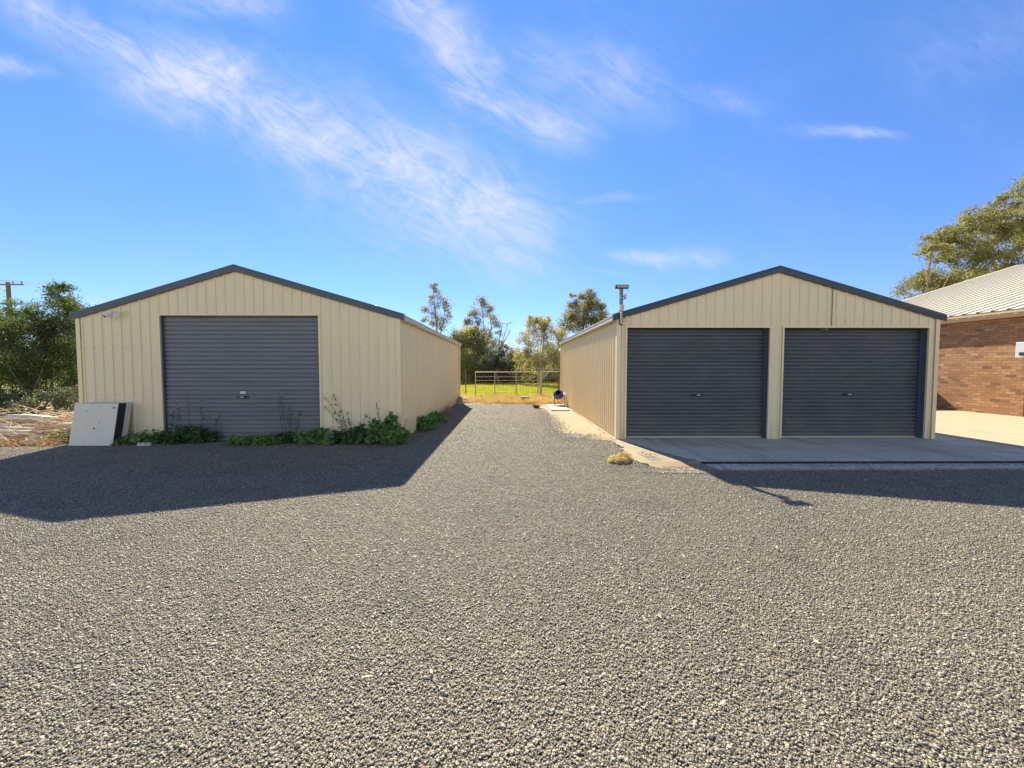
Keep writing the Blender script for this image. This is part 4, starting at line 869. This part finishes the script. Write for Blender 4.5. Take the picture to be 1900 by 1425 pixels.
# weeds ---------------------------------------------------------------
def weed(name, label, cx, cy, rx, ry, h, n, lm, leaf=.06, spikes=(), group='weeds at the foot of the single shed', flowers=0):
    root = empty(name, (cx, cy, 0), label, 'weed', group)
    mb = MB(); P_ = []
    ns = max(6, int(rx * ry * 180)); cs = []
    for i in range(ns):
        a = random.uniform(0, 6.28); r_ = math.sqrt(random.random()); ex, ey = cx + rx * r_ * math.cos(a), cy + ry * r_ * math.sin(a); ez = h * random.uniform(.35, 1) * (1 - .55 * r_ ** 2)
        limb(mb, (cx + (ex - cx) * .02, cy + (ey - cy) * .02, 0.004), (ex, ey, ez), .004, .002, .08, 4, 4); cs.append((ex, ey, ez))
    cs = np.array(cs); idx = rng.integers(0, len(cs), n); p = cs[idx] + rng.normal(size=(n, 3)) * np.array([.055, .05, .045]); p[:, 2] = np.abs(p[:, 2] * rng.uniform(.35, 1.05, n)) + .012
    p[:, 1] = np.where((p[:, 0] < -2.2) & (p[:, 0] > -8.64), np.minimum(p[:, 1], 7.785 + .11 * ((p[:, 0] > -6.95) & (p[:, 0] < -3.88))), p[:, 1])
    p[:, 0] = np.where((p[:, 1] > 7.83) & (cx > -2.2), np.maximum(p[:, 0], -2.17), p[:, 0])
    # rounded leaves: hexagons facing mostly up and towards the light
    m_ = len(p); nv = rng.normal(size=(m_, 3)) * .6 + np.array([0, -.35, .8]); nv /= np.linalg.norm(nv, axis=1)[:, None]
    t1 = np.cross(nv, rng.normal(size=(m_, 3))); t1 /= np.linalg.norm(t1, axis=1)[:, None]; t2 = np.cross(nv, t1); s_ = leaf * rng.uniform(.35, 1.15, m_)[:, None] * .6
    ring = []
    for kk, (rr_, dz) in enumerate(((1, -.1), (.82, .12), (1, -.1), (.8, .12), (1.02, -.1), (.82, .12), (.95, -.1))):
        a = 2 * math.pi * kk / 7; ring.append(p + (t1 * math.cos(a) + t2 * math.sin(a)) * s_ * rr_ + nv * s_ * dz * 2)
    v = np.stack(ring, 1).reshape(-1, 3); 
    for (sx_, sy_, tx, ty, tz, nl) in spikes:
        sm = MB(); pts2 = limb(sm, (sx_, sy_, 0), (tx, ty, tz), .006, .002, .07, 4, 8); sm.build('stem', m_darkbark, root)
    mb.build('stalks', simple('green_stem', (.10, .15, .05), .7), root)
    npmesh('leaves', v, np.arange(7 * m_).reshape(-1, 7), lm, root)
    if spikes:
        q = []
        for (sx_, sy_, tx, ty, tz, nl) in spikes:
            for i in range(nl):
                u = rng.uniform(.35, 1); q.append((sx_ + (tx - sx_) * u + rng.normal() * .02, min(sy_ + (ty - sy_) * u + rng.normal() * .015, 7.8), tz * u + rng.normal() * .015))
        v, f = leaf_quads(np.array(q), .045, 1.8); npmesh('stem_leaves', v, f, lm, root)
    if flowers:
        for i in range(flowers):
            b = MB(); sp = random.choice(spikes); u = random.uniform(.8, 1.0); c = (sp[0] + (sp[2] - sp[0]) * u + random.uniform(-.06, .06), sp[1] - .02, sp[4] * u + random.uniform(-.03, .03)); b.lathe([(.001, -.008), (.009, -.003), (.011, .003), (.001, .009)], c, 7)
            b.build('seed_head', simple('seed_white', (.6, .58, .5), .8), root)
    return root
weed('low_weed', 'low weed spreading right beside the leaning boards', -7.32, 7.60, .36, .14, .20, 620, l_weed)
weed('flowering_weed', 'bushy dark weed with tall flowering stems at the left side of the grey roller door', -6.45, 7.66, .60, .20, .36, 1900, l_weedd, .055,
     spikes=[(-6.6, 7.75, -6.62, 7.72, .75, 30), (-6.2, 7.75, -6.15, 7.74, .85, 36), (-6.85, 7.8, -6.8, 7.8, .65, 26), (-6.0, 7.75, -5.85, 7.78, .60, 26), (-6.35, 7.7, -6.4, 7.7, .95, 14)], flowers=9)
weed('creeping_weed', 'lowest creeping weed under the middle of the grey roller door', -5.1, 7.52, .66, .17, .15, 1100, l_weed)
weed('upright_weed', 'thin dark weed with upright stems at the right side of the grey roller door', -4.42, 7.68, .34, .15, .24, 620, l_weedd, .05,
     spikes=[(-4.5, 7.8, -4.45, 7.82, .75, 34), (-4.35, 7.8, -4.25, 7.82, .62, 30), (-4.6, 7.8, -4.65, 7.82, 1.0, 12), (-4.5, 7.8, -4.6, 7.82, 1.05, 8)], flowers=6)
weed('round_leafed_weed', 'bright green weed at the right edge of the roller door opening', -3.72, 7.55, .42, .18, .36, 1300, l_weed, .085)
weed('dry_stemmed_weed', 'weed with bare dark stems leaning left up the shed wall', -3.18, 7.62, .32, .15, .26, 700, l_weedd, .07,
     spikes=[(-3.12, 7.7, -3.75, 7.76, .98, 26), (-3.12, 7.7, -3.55, 7.76, .96, 30), (-3.1, 7.7, -3.75, 7.77, .74, 22), (-3.1, 7.7, -2.88, 7.74, .55, 20), (-3.12, 7.7, -3.25, 7.72, .6, 26)])
weed('broad_leafed_weed', 'leafy weed between the bare stemmed one and the shed corner', -2.82, 7.52, .26, .17, .34, 900, l_weedd, .085)
weed('tall_corner_weed', 'tallest leafy weed growing over the front right corner of the single shed', -2.36, 7.52, .36, .17, .62, 2300, l_weed, .08,
     spikes=[(-2.5, 7.6, -2.62, 7.6, .80, 34), (-2.3, 7.6, -2.2, 7.6, .62, 20), (-2.1, 7.5, -1.98, 7.5, .52, 12)])
weed('side_weed', 'nearer green weed along the right side wall of the single shed', -1.99, 9.35, .16, .30, .30, 700, l_weed, .08, group='weeds along the side wall of the single shed')
weed('side_weed', 'farther green weed along the right side wall of the single shed', -1.98, 10.5, .17, .42, .30, 800, l_weed, .08, group='weeds along the side wall of the single shed')
weed('lime_weed', 'bright lime green weed beside the left edge of the leaning white panel', -8.98, 7.75, .22, .12, .22, 420, l_lime, .05, group=None)
# withered patch by the wall
tuft('withered_grass', 'small withered grass tuft past the green weeds along the single shed wall', -2.0, 12.6, .12, .5, .30, 500, l_straw, 'dry grass', .2, 0)

# crumpled plastic bag
b = MB(); NU = 26; vs, fs = [], []
for i in range(NU):
    for j in range(8): vs.append((-7.03 + .27 * i / NU + random.uniform(-.008, .008), 7.27 + .10 * j / 7 * math.sin(math.pi * (i + 1) / (NU + 1)) + random.uniform(-.01, .01), .014 + random.uniform(0, .075) * (1 if 0 < j < 7 else .1)))
for i in range(NU - 1):
    for j in range(7): fs.append((i * 8 + j, (i + 1) * 8 + j, (i + 1) * 8 + j + 1, i * 8 + j + 1))
b.add(vs, fs); o = b.build('plastic_bag', simple('dirty_white_film', (.52, .52, .50), .4)); tag(o, 'crumpled white plastic bag lying at the foot of the weeds near the boards', 'litter')

# ------------------------------------------------------------------ timber pile on the left
def log(label, a, b_, r0, r1, flat=.75, m=None):
    a, b2 = Vector(a), Vector(b_); t_ = (b2 - a).normalized(); sd_ = t_.cross(Vector((0, 0, 1))).normalized(); up_ = sd_.cross(t_)
    mb = MB(); n, seg = 14, 18; vs, fs = [], []; ph = [random.uniform(.8, 1.15) for _ in range(n)]
    for i in range(seg + 1):
        u = i / seg; c = a.lerp(b2, u) + up_ * .02 * math.sin(u * 4) ; r_ = r0 + (r1 - r0) * u
        for k2 in range(n):
            an = 2 * math.pi * k2 / n; q = r_ * ph[k2] * random.uniform(.94, 1.05); vs.append(c + sd_ * math.cos(an) * q + up_ * math.sin(an) * q * flat)
    for i in range(seg):
        for k2 in range(n): fs.append((i * n + k2, i * n + (k2 + 1) % n, (i + 1) * n + (k2 + 1) % n, (i + 1) * n + k2))
    fs += [tuple(range(n))[::-1], tuple(range(seg * n, seg * n + n))]; mb.add(vs, fs)
    return tag(mb.build('timber_log', m or m_wood), label, 'log', 'logs in the timber pile')
log('thick squared grey log lying on top at the left of the timber pile', (-10.7, 8.3, .40), (-9.75, 8.35, .36), .115, .10, .95)
log('long grey log at the front left of the timber pile', (-12.2, 7.75, .17), (-9.6, 7.85, .20), .13, .10, 1.0)
log('dark log along the bottom edge of the timber pile at the gravel', (-12.5, 7.42, .04), (-9.7, 7.5, .05), .06, .04)
log('pale log sloping up to the shed corner at the back of the timber pile', (-10.0, 8.7, .38), (-8.72, 8.75, .50), .09, .11, .8, m_twig)
log('pale log lying behind the lime green weed', (-9.7, 8.15, .24), (-8.72, 8.1, .30), .06, .08, .8, m_twig)
log('long buried log supporting the pile from underneath', (-12.0, 8.3, .12), (-8.8, 8.45, .16), .16, .13, .9)
b = MB()
for i in range(330):
    x = random.uniform(-12.2, -8.8); y_ = random.uniform(7.45, 8.7); z_ = .03 + (y_ - 7.45) * .30 + random.uniform(0, .12); a = random.gauss(0, .5) + (math.pi if random.random() < .5 else 0); l_ = random.uniform(.15, .9)
    limb(b, (x, y_, z_), (x + math.cos(a) * l_, y_ + math.sin(a) * l_ * .5, max(.01, z_ + random.gauss(0, .10))), random.uniform(.004, .014), .003, .08, 5, 4)
o = b.build('dead_branches', m_twig); tag(o, 'tangle of dead branches and twigs heaped over the logs', 'brushwood', kind='stuff')
n = 5200; x = rng.uniform(-12.6, -8.72, n); y = rng.uniform(7.3, 9.2, n)
blades('pile_straw', np.stack([x, y], 1), .16, .005, l_straw, 1.2, .0, label='dry grass and leaf litter among the logs left of the single shed', cat='dry grass')
tuft('dead_thistle', 'spiky dried plant in the middle of the timber pile', -9.75, 8.0, .20, .15, .42, 260, l_straw, 'dry plant', .38, 0)

# pale broken rubble at the edge of the pile
for i, (x, y_, r_, lb) in enumerate([(-9.35, 7.52, .10, 'pale broken stone under the lime green weed'), (-9.9, 7.46, .13, 'largest pale stone at the front of the timber pile'), (-10.35, 7.62, .09, 'smallest pale stone lying among the branches'), (-10.9, 7.5, .12, 'pale stone nearest the left edge of the photo')]):
    bm = bmesh.new(); bmesh.ops.create_icosphere(bm, subdivisions=2, radius=r_)
    for v in bm.verts: v.co *= 1 + .28 * math.sin(v.co.x * 31 + i) * math.cos(v.co.y * 27 + i * 2) + random.uniform(-.06, .06); v.co.x *= 1.5; v.co.z *= .62
    me = bpy.data.meshes.new('rubble_stone'); bm.to_mesh(me); bm.free(); me.materials.append(simple('pale_rubble', (.52, .46, .36), .9, var=.35, scale=14, bump=.6)); o = bpy.data.objects.new('rubble_stone', me); COL.objects.link(o); o.location = (x, y_, r_ * .42); o.rotation_euler = (0, 0, i * 1.3); tag(o, lb, 'stone', 'pale rubble at the timber pile')

# ------------------------------------------------------------------ power pole
Yp = 35; xp = at(19, 600, Yp)[0]
PP = empty('power_pole', (xp, Yp, 0), 'wooden power pole with a crossarm rising behind the shrubs on the left', 'power pole')
b = MB(); b.tube([(xp + .1, Yp, -.03), (xp, Yp, 9.1)], [.19, .14], 12); b.build('pole', simple('weathered_pole', (.17, .125, .085), .9, var=.4, scale=5), PP)
b = MB(); b.box(xp - 1.5, xp + 1.55, Yp - .24, Yp - .14, 8.80, 8.92); b.build('crossarm', m_bark, PP)
for z_ in (7.15, 6.6):
    b = MB(); b.box(xp - 1.5, xp + .35, Yp - .22, Yp - .14, z_, z_ + .09); b.build('lower_arm', m_dark, PP)
b = MB(); b.tube([(xp - .02, Yp - .2, 8.3), (xp - .6, Yp - .2, 8.8)], .03, 6); b.build('brace', m_galv, PP)
for dx in (-1.4, -.7, .68, 1.45):
    b = MB(); b.lathe([(.02, 0), (.02, .08), (.06, .09), (.03, .14), (.06, .16), (.03, .22), (.001, .24)], (xp + dx, Yp - .19, 8.92), 8); b.build('insulator', m_dark, PP)
wr = empty('overhead_wires', (xp, Yp, 9), 'thin overhead wires strung from the crossarm of the power pole', 'power line')
for dx in (-1.4, .68, 1.45):
    b = MB(); b.tube([(xp + dx + .22 * t_ * 50 * (1 if t_ >= 0 else 1), Yp - .19 + t_ * 50, 9.12 - 1.6 * (1 - (2 * abs(t_) - 1) ** 2)) for t_ in np.linspace(-1, 1, 25)], .009, 4); b.build('wire', m_dark, wr)

# a few long straws on the gravel
b = MB()
for i in range(46):
    y_ = random.uniform(1.6, 7); x = random.uniform(-1.1, 1.1) * y_; a = random.uniform(0, 6.28); l_ = random.uniform(.04, .18)
    if (x > 2.1 and y_ > 5.4): continue
    limb(b, (x, y_, .016), (x + l_ * math.cos(a), y_ + l_ * math.sin(a), .018), .0012, .0008, .1, 4, 4)
o = b.build('loose_straws', l_strawy); tag(o, 'scattered pale straws lying on the gravel', 'straw', kind='stuff')

n = 110; y = rng.uniform(1.6, 8, n); x = rng.uniform(-1.3, 1.3, n) * y; k = ~((x > 2.1) & (y > 5.4)) & ~((y > 7.2) & (x < -2))
p_ = np.stack([x[k], y[k], np.full(k.sum(), .022)], 1); nn = len(p_); a = rng.uniform(0, 6.28, nn); d1 = np.stack([np.cos(a), np.sin(a), rng.normal(0, .2, nn)], 1) * rng.uniform(.008, .026, nn)[:, None]; d2 = np.stack([-np.sin(a), np.cos(a), rng.normal(0, .4, nn)], 1) * .007
o = npmesh('fallen_leaves', np.stack([p_ - d1, p_ + d2, p_ + d1, p_ - d2], 1).reshape(-1, 3), np.arange(4 * nn).reshape(-1, 4), m_twig); tag(o, 'small dry leaves scattered over the gravel', 'leaf litter', kind='stuff')
